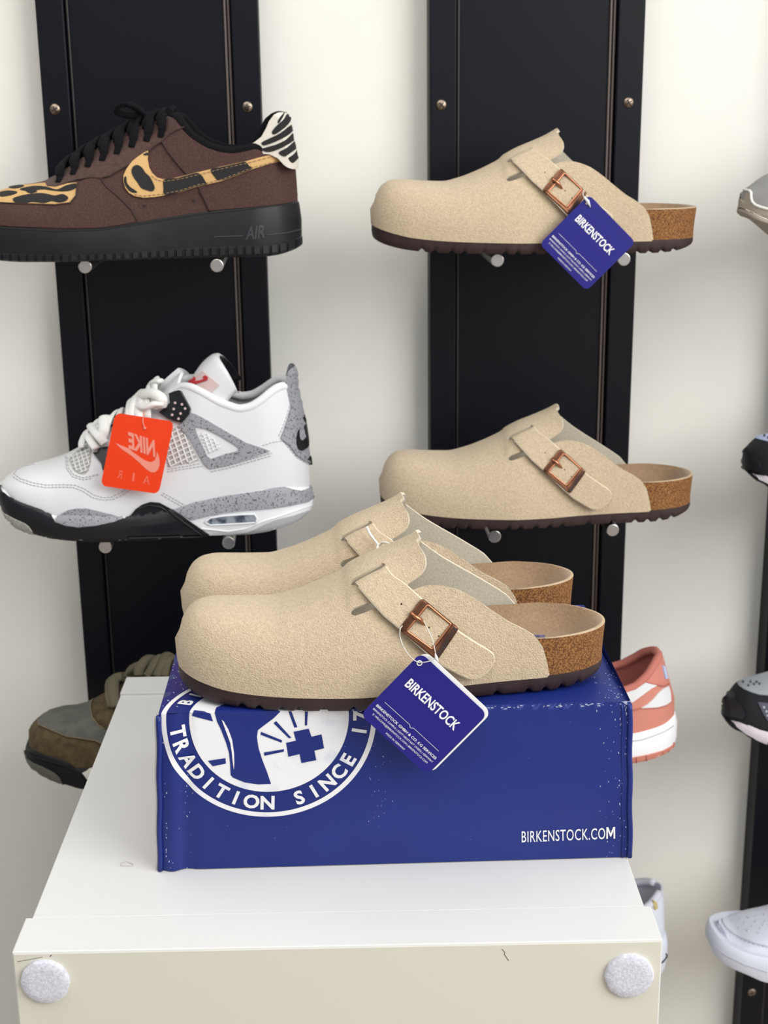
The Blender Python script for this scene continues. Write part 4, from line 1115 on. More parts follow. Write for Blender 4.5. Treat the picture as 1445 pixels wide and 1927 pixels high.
jp('collar_dart', [(842, 212), (900, 236), (950, 266), (920, 252), (870, 232)][:0] or [(1000, 292), (1045, 300), (1056, 296), (1050, 290), (1010, 284)], 'lining_white', .0006)
# nets
def net(name, poly, dx, dy, ang_, m='net_white', r=.0008):
    base = jp(name, poly, m, .0006, step=5)
    zz = z2(poly); x0 = min(p[0] for p in zz); x1 = max(p[0] for p in zz); y0 = min(p[1] for p in zz); y1 = max(p[1] for p in zz)
    cx, cy = (x0+x1)/2, (y0+y1)/2; L = max(x1-x0, y1-y0); parts = []
    for a, sp in ((ang_, dx), (ang_+R(82), dy)):
        c, s_ = math.cos(a), math.sin(a); k = -L
        while k < L:
            run = []
            q = -L
            while q < L:
                x = cx+c*q-s_*k; y = cy+s_*q+c*k
                if inside((x, y), zz): run.append((x, y))
                elif run:
                    if len(run) > 2: parts.append(run)
                    run = []
                q += 2.5
            if len(run) > 2: parts.append(run)
            k += sp
    data = []
    for run in parts:
        pts = []; up = []
        for x, y in run:
            p, n, _ = px_hit(ju, x, y)
            if n.dot(ray(x, y)) > 0: n = -n
            pts.append(Mji @ (p+n*.0011)); up.append(Mji.to_3x3() @ n)
        data.append(tube_data(pts, r, 5, upv=up))
    vs, fs = join_data(data); from_py('net_cords', vs, fs, base, ['leather_white'], recalc=True)['kind'] = 'stuff'
    return base
net('mesh_net', [(303, 525), (330, 495), (360, 474), (392, 456), (400, 480), (398, 530), (388, 570), (372, 588), (345, 585), (322, 568)], 8.5, 6.5, R(75))
net('mesh_net', [(742, 395), (765, 385), (790, 378), (815, 420), (845, 480), (872, 528), (800, 545), (735, 557), (730, 480)], 11, 9, R(72))
wing = [(800, 362), (836, 318), (862, 326), (910, 352), (960, 382), (1080, 450), (1135, 468), (1182, 485), (1100, 515), (1000, 545), (918, 561), (900, 545), (875, 505), (830, 425), (785, 378)]
whole = [(856, 378), (905, 388), (960, 415), (1035, 460), (1050, 474), (1040, 486), (990, 498), (925, 520), (910, 510), (885, 455), (862, 405)]
jp('wing_trim', wing, 'speckle_grey', .0024, .0012, holes=[whole])
jp('wing_insert', whole, 'leather_white', .0008)
net('mesh_net', [(868, 402), (905, 404), (945, 436), (966, 462), (962, 478), (915, 502), (900, 480)], 8, 7, R(70))
jp('heel_trim', [(1230, 430), (1245, 390), (1262, 335), (1280, 268), (1285, 235), (1310, 250), (1330, 300), (1350, 360), (1365, 440), (1370, 542), (1335, 530), (1300, 508), (1265, 462)], 'speckle_grey', .0018, .001)
ht = extrude_profile('heel_tab', Mj, z2([(1276, 215), (1274, 190), (1278, 160), (1286, 128), (1293, 111), (1301, 122), (1309, 150), (1306, 165), (1311, 180), (1309, 205), (1317, 225), (1319, 250), (1330, 300), (1345, 360), (1330, 400), (1305, 330), (1286, 270)]), 0, .019, 'speckle_grey', jj, curve=.006)
jp('heel_swoosh', [(1312, 345), (1330, 328), (1345, 380), (1358, 420), (1352, 450), (1335, 474), (1315, 485), (1300, 478), (1293, 455), (1293, 425), (1298, 402), (1303, 390), (1304, 420), (1308, 436), (1320, 440), (1335, 425), (1330, 400)], 'shell_black', .0030, .0008)
vs2, fs = text_quad('A I R', z2([(1342, 524)])[0], z2([(1395, 545)])[0], 9, .05)
drape_px('heel_lettering', ju, Mj, None, 'shell_black', jj, .003, .0008, mesh2d=(vs2, fs))
# lower trims
black = [(-6, 632), (10, 662), (40, 688), (100, 714), (180, 742), (225, 768), (243, 798), (290, 816), (340, 822), (420, 815), (500, 798), (548, 782), (575, 765), (596, 740), (625, 720), (660, 709), (700, 713), (742, 735), (790, 765), (850, 806), (917, 853), (916, 868), (750, 879), (560, 889), (400, 893), (250, 881), (152, 858), (100, 846), (30, 800), (-2, 730)]
jp('toe_rubber', black, 'shell_black', .0016, .0012, label='black wrap-around rubber')
line_px('rubber_ridge', ju, Mj, z2([(560, 885), (600, 740), (650, 722), (700, 728), (760, 765), (830, 812), (890, 852), (740, 858), (560, 862)][1:]), .0009, 'shell_black', jj, .0028)
jp('toe_tread', [(0, 742), (30, 760), (70, 782), (110, 800), (135, 820), (150, 850), (110, 846), (70, 828), (30, 796), (6, 765)], 'tread_grey', .0026, .0008, sm=2)
jp('front_wedge', [(245, 785), (270, 762), (300, 745), (340, 738), (380, 738), (440, 752), (500, 768), (545, 782), (500, 796), (420, 812), (340, 819), (290, 813), (255, 800)], 'speckle_grey', .0024, .0008)
jp('rear_band', [(762, 747), (800, 733), (850, 715), (925, 698), (1000, 684), (1080, 672), (1150, 662), (1200, 650), (1245, 646), (1280, 655), (1320, 662), (1350, 650), (1372, 635), (1372, 692), (1345, 710), (1270, 726), (1200, 736), (1100, 745), (1000, 756), (920, 768), (840, 788)], 'speckle_grey', .0016, .0008)
jp('outsole_edge', [(917, 852), (1000, 849), (1080, 840), (1120, 828), (1160, 808), (1210, 788), (1280, 770), (1368, 742), (1350, 775), (1320, 800), (1290, 813), (1240, 830), (1180, 847), (1070, 861), (917, 867)], 'outsole_grey', .0012, .0008)
jp('air_window', [(903, 795), (925, 782), (980, 774), (1060, 768), (1112, 767), (1121, 780), (1118, 795), (1060, 799), (990, 803), (925, 806), (906, 803)], 'air_window', .0012, .0008)
line_px('window_frame', ju, Mj, z2([(898, 797), (922, 779), (980, 770), (1060, 764), (1116, 763), (1126, 780), (1122, 799), (1060, 803), (990, 807), (922, 810), (898, 797)]), .0008, 'midsole_white', jj, .001)
line_px('midsole_ridge', ju, Mj, z2([(880, 825), (1000, 838), (1080, 825), (1150, 795), (1230, 770), (1368, 722)]), .0009, 'midsole_white', jj, .0006)
for ln in ([(62, 588), (90, 608), (140, 625), (200, 636), (280, 634), (330, 636), (370, 652), (410, 678), (450, 690), (490, 688), (530, 668), (570, 640), (620, 620)], [(58, 600), (90, 620), (140, 637), (200, 647), (280, 645), (325, 647), (365, 663), (405, 690), (450, 701), (495, 699), (540, 679), (580, 651)],
           [(295, 515), (300, 560), (325, 592), (365, 604), (400, 597), (430, 590)], [(288, 512), (292, 564), (320, 600), (365, 613), (405, 606)],
           [(735, 567), (800, 556), (880, 540)], [(735, 577), (800, 566), (890, 552)], [(922, 566), (1000, 551), (1100, 522), (1192, 495)], [(925, 577), (1000, 562), (1100, 533), (1192, 506)],
           [(1150, 462), (1200, 447), (1240, 442), (1262, 468), (1300, 515), (1340, 538), (1370, 550)], [(715, 670), (760, 695), (805, 720)], [(708, 678), (755, 705), (795, 727)], [(1222, 420), (1240, 380), (1258, 330), (1275, 262)]):
    line_px('stitching', ju, Mj, z2(ln), .0004, 'thread_grey', jj, .0003, 2.4, dash=(2, 1))
line_px('toe_seam', ju, Mj, z2([(62, 585), (75, 570), (110, 553), (150, 543)]), .0006, 'thread_grey', jj, .0002)
# lace hardware and laces
lk = jp('lace_lock', [(752, 240), (775, 230), (797, 224), (818, 262), (838, 300), (834, 325), (802, 362), (770, 356), (738, 344), (706, 322), (735, 300), (755, 280)], 'shell_black', .0042, .003, step=3)
lb = BVHTree.FromPolygons([Mj @ v.co for v in lk.data.vertices], [tuple(p.vertices) for p in lk.data.polygons])
for x, y in ((768, 275), (798, 282), (762, 302), (792, 322), (755, 328), (783, 345), (812, 300)):
    drape_px('lock_hole', lb, Mj, circ(z2([(x, y)])[0], 2.4), 'label_pink', lk, .0002, .0002, 2)
jp('lace_lock', [(412, 500), (430, 498), (445, 478), (480, 472), (500, 500), (480, 560), (452, 572), (448, 545)], 'shell_black', .003, .002)
lace_rows(jh, 4, .088, .122, .38, .62, .0034, 'lace_white', jj, .005, .003)
lace_rows(jh, 4, .133, .160, .33, .67, .0042, 'lace_white', jj, .007, .004)
def jlace(pts, r, depth=.008):
    q = [];
    for x, y, h in pts:
        (a, b), = z2([(x, y)]); p, n, _ = px_hit(jh.B, a, b)
        if n.dot(ray(a, b)) > 0: n = -n
        q.append(Mji @ (p+n*h))
    return tube('lace', spline(q, 6), r, 'lace_white', jj, 10, flat=.55)
jlace([(725, 300, .006), (740, 275, .012), (715, 262, .014), (680, 275, .014), (640, 278, .013), (612, 296, .010), (600, 325, .005)], .005)
jlace([(735, 290, .008), (712, 300, .012), (675, 320, .012), (640, 318, .010), (600, 320, .006)], .0052)
jlace([(700, 245, .010), (680, 255, .010), (650, 258, .012), (620, 275, .010), (600, 300, .006)], .004)
jlace([(740, 205, .010), (720, 215, .012), (700, 235, .010), (690, 260, .006)], .0042)
jlace([(400, 400, .003), (405, 430, .006), (415, 460, .008), (432, 490, .005)], .0046)
jlace([(440, 388, .006), (430, 415, .010), (450, 445, .010), (470, 465, .005)], .005)
jlace([(500, 358, .006), (485, 385, .011), (480, 420, .010), (455, 450, .006)], .0052)
jlace([(400, 395, .005), (430, 385, .010), (465, 372, .010), (500, 360, .006)], .0042)
# far eyestay seen beyond the laces
jh.sheet('far_eyestay', [(.150, .60), (.165, .56), (.178, .58), (.185, .66), (.178, .72), (.16, .70), (.148, .66)], ['leather_white'], jj, .006, .006)

# ================================================================== swing tags
def tag_plane(corners, Y, tilt=0.0):
    """real flat card: corners traced at distance Y; returns origin, right, down vectors (metres)"""
    P = [at_y(x, y, Y) for x, y in corners]; o = P[0]; e1 = P[1]-P[0]; e2 = P[3]-P[0]
    return o, e1, e2
def rrect(r, n=6):
    out = []
    for cx, cy, a0 in ((1-r, r, -90), (1-r, 1-r, 0), (r, 1-r, 90), (r, r, 180)):
        for k in range(n+1):
            a = R(a0+90*k/n); out.append((cx+r*math.cos(a), cy+r*math.sin(a)))
    return out
def card(name, o, e1, e2, off, th, m, parent, r=.09, holes=(), label=None, Mi=None):
    n = e1.cross(e2).normalized()
    if n.y > 0: n = -n
    vs2, fs = fill2d(rrect(r), .08, holes=holes); a = [Mi @ (o+e1*x+e2*y+n*(off+th)) for x, y in vs2]; b = [Mi @ (o+e1*x+e2*y+n*off) for x, y in vs2]
    vs, out, mi = thicken(a, b, fs)
    return autosmooth(from_py(name, vs, out, parent, [m], True, label=label, recalc=True))
def on_card(name, o, e1, e2, off, vs2, fs, m, parent, Mi, label=None):
    n = e1.cross(e2).normalized()
    if n.y > 0: n = -n
    return from_py(name, [Mi @ (o+e1*x+e2*y+n*off) for x, y in vs2], fs, parent, [m], False, label=label)
def blue_tag(label, corners, Y, hole, back=True):
    o, e1, e2 = tag_plane(corners, Y); M = Matrix.Translation(o); t = empty('swing_tag', label, 'tag', M, 'blue swing tags on the clogs'); Mi = M.inverted()
    hp_ = [(hole[0]+.017*math.cos(k*PI/5), hole[1]+.017*math.sin(k*PI/5)) for k in range(10)]
    if back:
        b = card('back_leaf', o+e1*.03-e2*.04, e1, e2, -.0022, .0012, 'card_white', t, .09, label='white back leaf', Mi=Mi)
    f = card('front_card', o, e1, e2, 0, .0005, 'card_blue', t, .08, holes=[hp_], Mi=Mi)
    n = e1.cross(e2).normalized()
    def T(s, a0, b0, a1, h, bold=.02, sp=1.0):
        vs, fs, w = text_mesh(s, bold, sp); asp = e1.length/e2.length
        return on_card('lettering', o, e1, e2, .0008, [(a0+x*(a1-a0)/w, b0-y*h) for x, y in vs], fs, 'print_white', t, Mi)
    T('BIRKENSTOCK', .115, .40, .86, .118, .022)
    T('BIRKENSTOCK GMBH & CO. KG SERVICES', .05, .800, .94, .032, .012)
    T('BIRKENSTOCK CAMPUS | 53577 NEUSTADT (WIED) | GERMANY', .05, .852, .94, .024, .0)
    T('E: WELCOME@BIRKENSTOCK.COM | BIRKENSTOCK.COM', .09, .902, .90, .024, .0)
    T('MADE IN GERMANY', .34, .965, .62, .024, .0)
    ln = [(.09, .696), (.46, .694), (.49, .716), (.52, .694), (.90, .696), (.90, .700), (.522, .698), (.49, .722), (.458, .698), (.09, .700)]
    vs2, fs = fill2d(ln, .05); on_card('rule_line', o, e1, e2, .0008, vs2, fs, 'print_white', t, Mi)
    return t, o, e1, e2, Mi
t1, o1, e1_, e2_, Mi1 = blue_tag('blue swing tag with white back leaf, hanging in front of the shoebox', [(792, 1228), (917, 1344), (805, 1468), (678, 1345)], -.6035, (.055, .085))
def wpt(px, py, Y): return at_y(px, py, Y)
def thread(pts, r, t, Mi, m='thread_clear', name='thread'): return tube(name, [Mi @ p for p in spline(pts, 8)], r, m, t, 8)
thread([wpt(789, 1247, -.6045), wpt(776, 1240, -.606), wpt(762, 1222, -.606), wpt(753, 1200, -.604), wpt(753, 1184, -.602), wpt(757, 1178, -.598)], .00032, t1, Mi1)
thread([wpt(789, 1247, -.6045), wpt(800, 1246, -.606), wpt(812, 1243, -.606), wpt(820, 1238, -.607)], .0003, t1, Mi1)
thread([wpt(797, 1168, -.590), wpt(808, 1190, -.600), wpt(815, 1208, -.604), wpt(821, 1238, -.607)], .0003, t1, Mi1)
tube('thread_clasp', [Mi1 @ p for p in (wpt(819, 1230, -.607), wpt(821, 1238, -.607), wpt(824, 1246, -.607))], [.0005, .0019, .0004], 'card_white', t1, 8, flat=.6, label='small white plastic clasp')
tube('hole_ring', [Mi1 @ (wpt(789, 1247, -.6035)+Vector((.0016*math.cos(k*PI/6), -.0008, .0016*math.sin(k*PI/6)))) for k in range(12)], .0004, 'card_white', t1, 6, True)
t2, o2, f1, f2, Mi2 = blue_tag('blue swing tag hanging from the clog on the top pegs', [(1108, 366), (1196, 456), (1104, 549), (1015, 459)], -.1925, (.07, .11), False)
thread([wpt(1099, 357, -.185), wpt(1097, 366, -.192), wpt(1101, 374, -.194)], .0004, t2, Mi2)
tube('thread_clasp', [Mi2 @ p for p in (wpt(1099, 370, -.194), wpt(1106, 379, -.194), wpt(1111, 390, -.194))], [.0012, .0026, .0006], 'card_white', t2, 8, flat=.6, label='small white plastic clasp')
# white cord looped between the pair
cM = Matrix.Translation(wpt(720, 1030, -.47)); co = empty('tag_cord', 'white cord loop between the two clogs on the shoebox', 'cord', cM); cMi = cM.inverted()
thread([wpt(690, 991, -.468), wpt(697, 1006, -.470), wpt(706, 1018, -.472), wpt(713, 1026, -.474), wpt(720, 1021, -.480), wpt(729, 1022, -.486), wpt(737, 1027, -.492)], .0009, co, cMi, 'cord_white', 'loop')
thread([wpt(712, 1025, -.474), wpt(710, 1033, -.478), wpt(714, 1041, -.482)], .0009, co, cMi, 'cord_white', 'loop')
# orange translucent tag on the white sneaker
mat('tag_orange', (238, 60, 4), .3, alpha=.93, spec=.5); mat('tag_print', (232, 142, 124), .5); mat('tag_letter', (240, 112, 86), .5)
def z6(pts): return zm(.11073, 180, 760, pts)
oc = z6([(335, 150), (1335, 300), (1085, 1565), (85, 1385)])
o3, g1, g2 = tag_plane(oc, -.2035); M3 = Matrix.Translation(o3); Mi3 = M3.inverted()
t3 = empty('swing_tag', 'translucent orange swing tag with mirrored lettering, hanging on the white sneaker', 'tag', M3)
card('front_card', o3, g1, g2, 0, .0009, 'tag_orange', t3, .09, Mi=Mi3)
def tagpx(name, vs2, fs, m, off=.0012):
    out = []
    for x, y in vs2:
        q = at_y(x, y, -.2035-off); out.append(Mi3 @ q)
    return from_py(name, out, fs, t3, [m], False)
P_ = z6([(1012, 892), (560, 745)]); vs2, fs = text_quad('NIKE', P_[0], P_[1], 30.5, .04, up=(-.04, -1.0)); tagpx('lettering', vs2, fs, 'tag_print')
vs2, fs = fill2d(z6([(335, 662), (430, 705), (560, 755), (640, 825), (780, 925), (860, 968), (920, 988), (965, 985), (1005, 955), (1028, 895), (1040, 810), (1070, 880), (1087, 960), (1085, 1040), (1060, 1115), (1010, 1162), (940, 1162), (860, 1112), (760, 1015), (600, 875), (450, 775), (380, 710)]), 3); tagpx('swoosh', vs2, fs, 'tag_print', .0011)
for ch, a, b in (('A', (912, 1378), (800, 1352)), ('I', (650, 1318), (618, 1310)), ('R', (438, 1282), (368, 1256))):
    P_ = z6([a, b]); vs2, fs = text_quad(ch, P_[0], P_[1], 16.5, 0, up=(.12, -1.0)); tagpx('lettering', vs2, fs, 'tag_letter')
thread([at_y(*z6([(830, 130)])[0], -.2045), at_y(*z6([(800, 300)])[0], -.2050), at_y(*z6([(835, 410)])[0], -.2050)], .0005, t3, Mi3, 'tag_print')
bmk = at_y(*z6([(835, 412)])[0], -.2050)
tube('thread_knot', [Mi3 @ (bmk+Vector((0, -.0002, k*.0008))) for k in (-1, 0, 1)], [.0008, .0017, .0008], 'tag_print', t3, 10)

# ================================================================== sneakers only partly in view
def simple_sneaker(name, label, M, L, near, sole_px, top_px, sil_px, mats, zbk, ztk, crown, sil_rng=(0, 1), collar=None, group=None, prof=None, sole_m='midsole_white', nudge=.003, shift=None, colz=None):
    """mats: upper, lining; keys outside the traced part come from zbk / ztk"""
    r = empty(name, label, 'sneaker', M, group); wf = widthfn(near)
    far = [(x, w*.87) for x, w in near]
    def merge(px, dk):
        if not px: return dk
        k = near_keys(M, wf, px); a, b = k[0][0], k[-1][0]
        k = k+[q for q in dk if q[0] < a-.004 or q[0] > b+.012]; k.sort(); return k
    bk, tk = merge(sole_px, zbk), merge(top_px, ztk)
    bf, tf = pchip(bk), pchip(tk)
    sl_ = Slab(L, near, far, bf, tf, prof or [(0, -.004), (.06, -.001), (.3, .0006), (.7, .0004), (.95, -.0015), (1, -.003)], nx=220)
    so_ = autosmooth(sl_.build('midsole', [sole_m], r, M), 40)
    h = Hull(M, L, [(x, max(0, w-nudge)) for x, w in near], [(x, max(0, w-nudge)) for x, w in far], lambda x: tf(x)-.003, crown,
             ey=[(0, .75), (.05, .78), (.12, .95), (.17, .95), (.2, .6), (L, .5)], ez=[(0, .75), (.06, .85), (.13, 1.0), (.18, 1.0), (.22, .85), (L, .7)],
             shift=shift or (lambda x, z: -(.003+.08*max(0, z-.05))*(smooth(.2, L, x)**2)+nudge*(1-smooth(0, .03, x))), nx=130, nt=72)
    if sil_px: h.fit(sil_px, x0=sil_rng[0], x1=sil_rng[1])
    h.bvh()
    if colz: collar = [(x, h.t_at(x, z)) for x, z in colz]+[(.16, .38), (.150, .43), (.147, .5)]
    c = collar or [(L-.0015, h.t_at(L-.0015, .098)), (.285, h.t_at(.285, .094)), (.26, h.t_at(.26, .082)), (.23, h.t_at(.23, .076)), (.2, h.t_at(.2, .082)), (.175, h.t_at(.175, .094)), (.16, .36), (.150, .42), (.147, .5)]
    c = relax([(p[0], p[1]) for p in c], 1); tc_ = h.t_at(L-1e-6, h.S(L-.0015, c[0][1]).z)
    o_ = [(1e-6, 0)]+[(L*k/60, 0) for k in range(1, 60)]+[(L-1e-6, 0), (L-1e-6, tc_*.5), (L-1e-6, tc_)]+c+[(x, 1-t) for x, t in reversed(c[:-1])]+[(L-1e-6, 1-tc_), (L-1e-6, 1-tc_*.5), (L-1e-6, 1)]+[(L*k/60, 1) for k in range(59, 0, -1)]+[(1e-6, 1), (1e-6, .75), (1e-6, .5), (1e-6, .25)]
    h.sheet('upper', o_, mats, r, 0, .0024, .004, inner_mi=1, skirt_mi=1)
    cc = []
    for i in range(len(c)-1):
        for k in range(5): cc.append((c[i][0]+(c[i+1][0]-c[i][0])*k/5, c[i][1]+(c[i+1][1]-c[i][1])*k/5))
    tube('collar_padding', [h.P(x, t, -.0030) for x, t in cc[1:]]+[h.P(x, 1-t, -.0030) for x, t in reversed(cc[1:])], .0042, mats[1], r, 12, closed=True) if colz else tube('collar_padding', [h.P(x, t, -.0030) for x, t in cc[1:]]+[h.P(x, 1-t, -.0030) for x, t in reversed(cc[1:])], .0042, mats[1], r, 12)
    ub = union_bvh(M, h, so_)
    def dec(nm, pts, m, off=.001, th=.0008, lab=None, sm=0, step=4, par=None):
        return drape_px(nm, ub, M, sp2(pts, sm) if sm else pts, m, par or r, off, th, step, label=lab)
    def lnp(nm, pts, m, rr=.0005, off=.0004, dash=None): return line_px(nm, ub, M, pts, rr, m, r, off, 3, dash=dash)
    return r, h, sl_, dec, lnp
g_near = [(0, 0), (.002, .017), (.01, .032), (.03, .046), (.06, .0535), (.1, .056), (.135, .052), (.17, .046), (.21, .042), (.25, .0395), (.278, .032), (.294, .018), (.30, 0)]
dz = [(0, .012), (.02, .006), (.05, .001), (.27, 0), (.30, .004)]; dt = [(0, .036), (.05, .030), (.12, .029), (.2, .036), (.3, .044)]
dcr = [(0, .045), (.01, .055), (.03, .063), (.06, .070), (.09, .082), (.12, .098), (.15, .112), (.18, .13), (.21, .15), (.30, .155)]

mat('sky_panel', (178, 190, 222), .7)
# salmon and white low sneaker behind the shoebox
mat('salmon', (198, 126, 110), .6, bump=.1, bscale=500, bdist=.0003); mat('salmon_lining', (186, 112, 100), .9, bump=.3, bscale=800, bdist=.0004)
mat('salmon_rubber', (196, 122, 106), .6); mat('salmon_seam', (170, 100, 88), .8)
def z7(pts): return zm(.218, 1130, 1200, pts)
Mp = Matrix.Translation((.0685, -.140, .698))
pk, ph, psl, pdec, pln = simple_sneaker('sneaker', 'salmon pink and white low sneaker behind the right end of the shoebox', Mp, .30, g_near,
    z7([(275, 1092), (400, 1070), (540, 1026), (600, 990)]), z7([(275, 840), (400, 815), (540, 770), (600, 735)]), None, ['salmon', 'salmon_lining'], dz, dt,
    dcr, sole_m='midsole_white', shift=lambda x, z: -(.002+.30*max(0, z-.055))*(smooth(.17, .30, x)**1.6)+.003*(1-smooth(0, .03, x)), colz=[(.2985, .108), (.2945, .107), (.285, .102), (.272, .093), (.258, .085), (.24, .080), (.215, .079), (.19, .087), (.172, .098)])
pdec('outsole', z7([(200, 1045), (275, 1033), (400, 1010), (480, 990), (540, 972), (600, 940), (645, 905), (645, 950), (620, 975), (560, 1015), (480, 1045), (400, 1072), (275, 1095), (200, 1100)]), 'salmon_rubber', .0012, lab='salmon outsole edge')
for x in (305, 390, 530, 580): pln('outsole_groove', z7([(x, 1034-(x-275)*.22), (x+4, 1085-(x-275)*.22)]), 'salmon_seam', .0006, .0014)
pln('midsole_seam', z7([(275, 890), (340, 885), (450, 850), (560, 805), (625, 760)]), 'outsole_grey', .0005, .0006)
pdec('quarter_panel', z7([(170, 480), (225, 470), (300, 445), (385, 385), (430, 395), (482, 412), (430, 440), (350, 500), (275, 555), (200, 560)]), 'leather_white', .0012, lab='white side panel')
pdec('heel_panel', z7([(350, 605), (400, 575), (450, 530), (500, 470), (540, 435), (582, 418), (597, 470), (602, 550), (560, 580), (480, 600)]), 'leather_white', .0012, lab='white heel panel')
pln('seam', z7([(385, 383), (440, 398), (545, 420), (585, 400)]), 'salmon_seam', .0006, .0008)
pln('seam', z7([(275, 625), (345, 608), (480, 606), (560, 586), (605, 555)]), 'salmon_seam', .0006, .0008)
pdec('heel_label', z7([(530, 238), (548, 250), (572, 350), (556, 360), (540, 300)]), 'sky_panel', .0016, lab='pale heel label')

# white sneaker low behind the cabinet
mat('white_cool', (208, 212, 224), .6, bump=.12, bscale=400, bdist=.0003); mat('lining_grey', (196, 196, 206), .9); mat('gold_mark', (186, 168, 112), .5)
Mw = Matrix.Translation((.0705, -.140, .4405))
wk, wh, wsl, wdec, wln = simple_sneaker('sneaker', 'white low sneaker mostly hidden behind the right side of the cabinet', Mw, .30, g_near, None, None, None, ['white_cool', 'lining_grey'], dz, dt, dcr, sole_m='white_cool')
wdec('heel_mark', [(1228, 1693), (1234, 1698), (1236, 1708), (1231, 1712), (1228, 1703)], 'gold_mark', .0016, lab='small gold heel mark')
wln('midsole_seam', [(1244, 1812), (1250, 1806), (1256, 1796)], 'shell_black', .0008, .0006)

# olive shoe left, behind the cabinet
mat('olive_suede', (88, 74, 46), .95, c2=(60, 50, 30), nscale=130, ndetail=5, lo=.35, hi=.7, bump=.5, bscale=500, bdist=.0006)
mat('grey_nubuck', (96, 95, 88), .9, c2=(84, 83, 77), nscale=80, bump=.25, bscale=500, bdist=.0004); mat('olive_lace', (98, 92, 74), .95, bump=.4, bscale=600, bdist=.0005)
mat('olive_seam', (120, 104, 78), .9); mat('black_sole', (10, 11, 18), .6, spec=.3); mat('tread_dark', (92, 92, 84), .7)
def z8(pts): return zm(.22145, 20, 1200, pts)
Mo = Matrix.Translation((-.2895, -.140, .6985))
ok, oh, osl, odec, oln = simple_sneaker('sneaker', 'olive brown and grey sneaker behind the left edge of the white cabinet', Mo, .30, g_near,
    z8([(125, 1045), (180, 1122), (280, 1190), (400, 1245), (500, 1275), (610, 1302)]), z8([(128, 935), (200, 975), (350, 1025), (480, 1072), (560, 1120)]),
    z8([(118, 1000), (124, 930), (132, 880), (145, 810), (180, 735), (240, 672), (340, 610), (450, 580), (560, 570), (650, 545), (700, 520), (760, 480), (860, 440), (950, 390), (1050, 340), (1180, 260), (1280, 200), (1370, 120)]),
    ['olive_suede', 'olive_suede'], dz, dt, dcr, sil_rng=(0, .15), sole_m='black_sole')
odec('toe_panel', z8([(240, 715), (250, 680), (340, 616), (450, 585), (560, 576), (650, 552), (703, 528), (690, 560), (686, 610), (700, 680), (750, 745), (830, 800), (800, 900), (720, 872), (600, 855), (480, 842), (350, 790), (240, 745)]), 'grey_nubuck', .0012, lab='grey nubuck toe panel')
oln('seam', z8([(236, 700), (240, 745), (350, 792), (480, 845), (600, 858), (720, 874), (790, 905)]), 'olive_seam', .0006, .0012)
oln('seam', z8([(703, 528), (689, 560), (685, 610), (700, 682), (750, 748), (800, 775)]), 'olive_seam', .0006, .0012)
odec('toe_tread', z8([(125, 965), (135, 1020), (190, 1060), (270, 1095), (370, 1145), (415, 1185), (432, 1215), (450, 1262), (400, 1248), (280, 1192), (180, 1124), (125, 1048)]), 'tread_dark', .0014, lab='grey toe tread')
odec('midsole_insert', z8([(610, 1148), (650, 1128), (720, 1090), (740, 1180), (660, 1210)]), 'hair_white', .0014, lab='pale midsole insert')
oln('midsole_ridge', z8([(128, 965), (200, 1010), (350, 1055), (480, 1090), (560, 1140), (640, 1230)]), 'black_sole', .0010, .0012)
Moi = Mo.inverted()
def olace(pts, r):
    q = []
    for x, y, hh in pts:
        (a, b), = z8([(x, y)]); p, n, _ = px_hit(oh.B, a, b)
        if n.dot(ray(a, b)) > 0: n = -n
        q.append(Moi @ (p+n*hh))
    return tube('lace', spline(q, 6), r, 'olive_lace', ok, 10, flat=.5)
for a in ([(880, 590, .002), (872, 520, .005), (890, 430, .008), (935, 370, .008), (1000, 320, .004)], [(910, 600, .003), (905, 500, .007), (930, 420, .010), (970, 360, .008)],
          [(1010, 350, .004), (1040, 310, .008), (1090, 270, .008), (1150, 250, .004)], [(1040, 350, .005), (1080, 320, .009), (1130, 280, .009), (1170, 262, .004)], [(1120, 350, .005), (1150, 310, .009), (1200, 250, .009), (1250, 200, .004)],
          [(1180, 350, .005), (1220, 300, .009), (1260, 240, .009), (1310, 170, .004)], [(1240, 350, .005), (1290, 280, .009), (1330, 200, .009), (1370, 130, .004)], [(1300, 350, .005), (1340, 260, .009), (1380, 190, .006)]):
    olace(a, .0055)

# right-hand panel: toes reaching into the frame
mat('taupe', (168, 158, 144), .7); mat('grey_mesh', (150, 148, 146), .9, bump=.4, bscale=700, bdist=.0004); mat('trim_white', (228, 226, 218), .6)
def z9(pts): return zm(.0727, 1370, 300, pts)
M5 = Matrix.Translation((.4045, -.140, 1.2107))
r5, h5, s5, d5, l5 = simple_sneaker('sneaker', 'grey mesh sneaker with taupe toe at the right edge, top peg row', M5, .30, g_near, z9([(300, 1280), (345, 1370), (450, 1455), (600, 1540), (750, 1600), (1032, 1680)]), z9([(300, 1180), (400, 1260), (600, 1370), (800, 1470), (1032, 1580)]),
    z9([(282, 1180), (288, 1020), (325, 890), (390, 795), (470, 750), (560, 660), (700, 560), (820, 480), (930, 415), (1032, 365), (1300, 250)]), ['grey_mesh', 'grey_mesh'], dz, dt, dcr, sil_rng=(0, .07), sole_m='taupe', shift=lambda x, z: -(.003+.08*max(0, z-.05))*(smooth(.2, .3, x)**2))
d5('toe_guard', z9([(150, 1250), (150, 950), (300, 780), (400, 780), (480, 790), (540, 830), (560, 900), (570, 1050), (620, 1150), (740, 1230), (900, 1285), (1100, 1330), (1100, 1560), (1032, 1575), (800, 1468), (600, 1368), (450, 1280), (340, 1240)]), 'taupe', .001)
l5('guard_trim', z9([(395, 790), (480, 800), (570, 830), (610, 880), (615, 1000), (640, 1100), (720, 1185), (850, 1240), (1032, 1290), (1150, 1310)]), 'trim_white', .0014, .001)
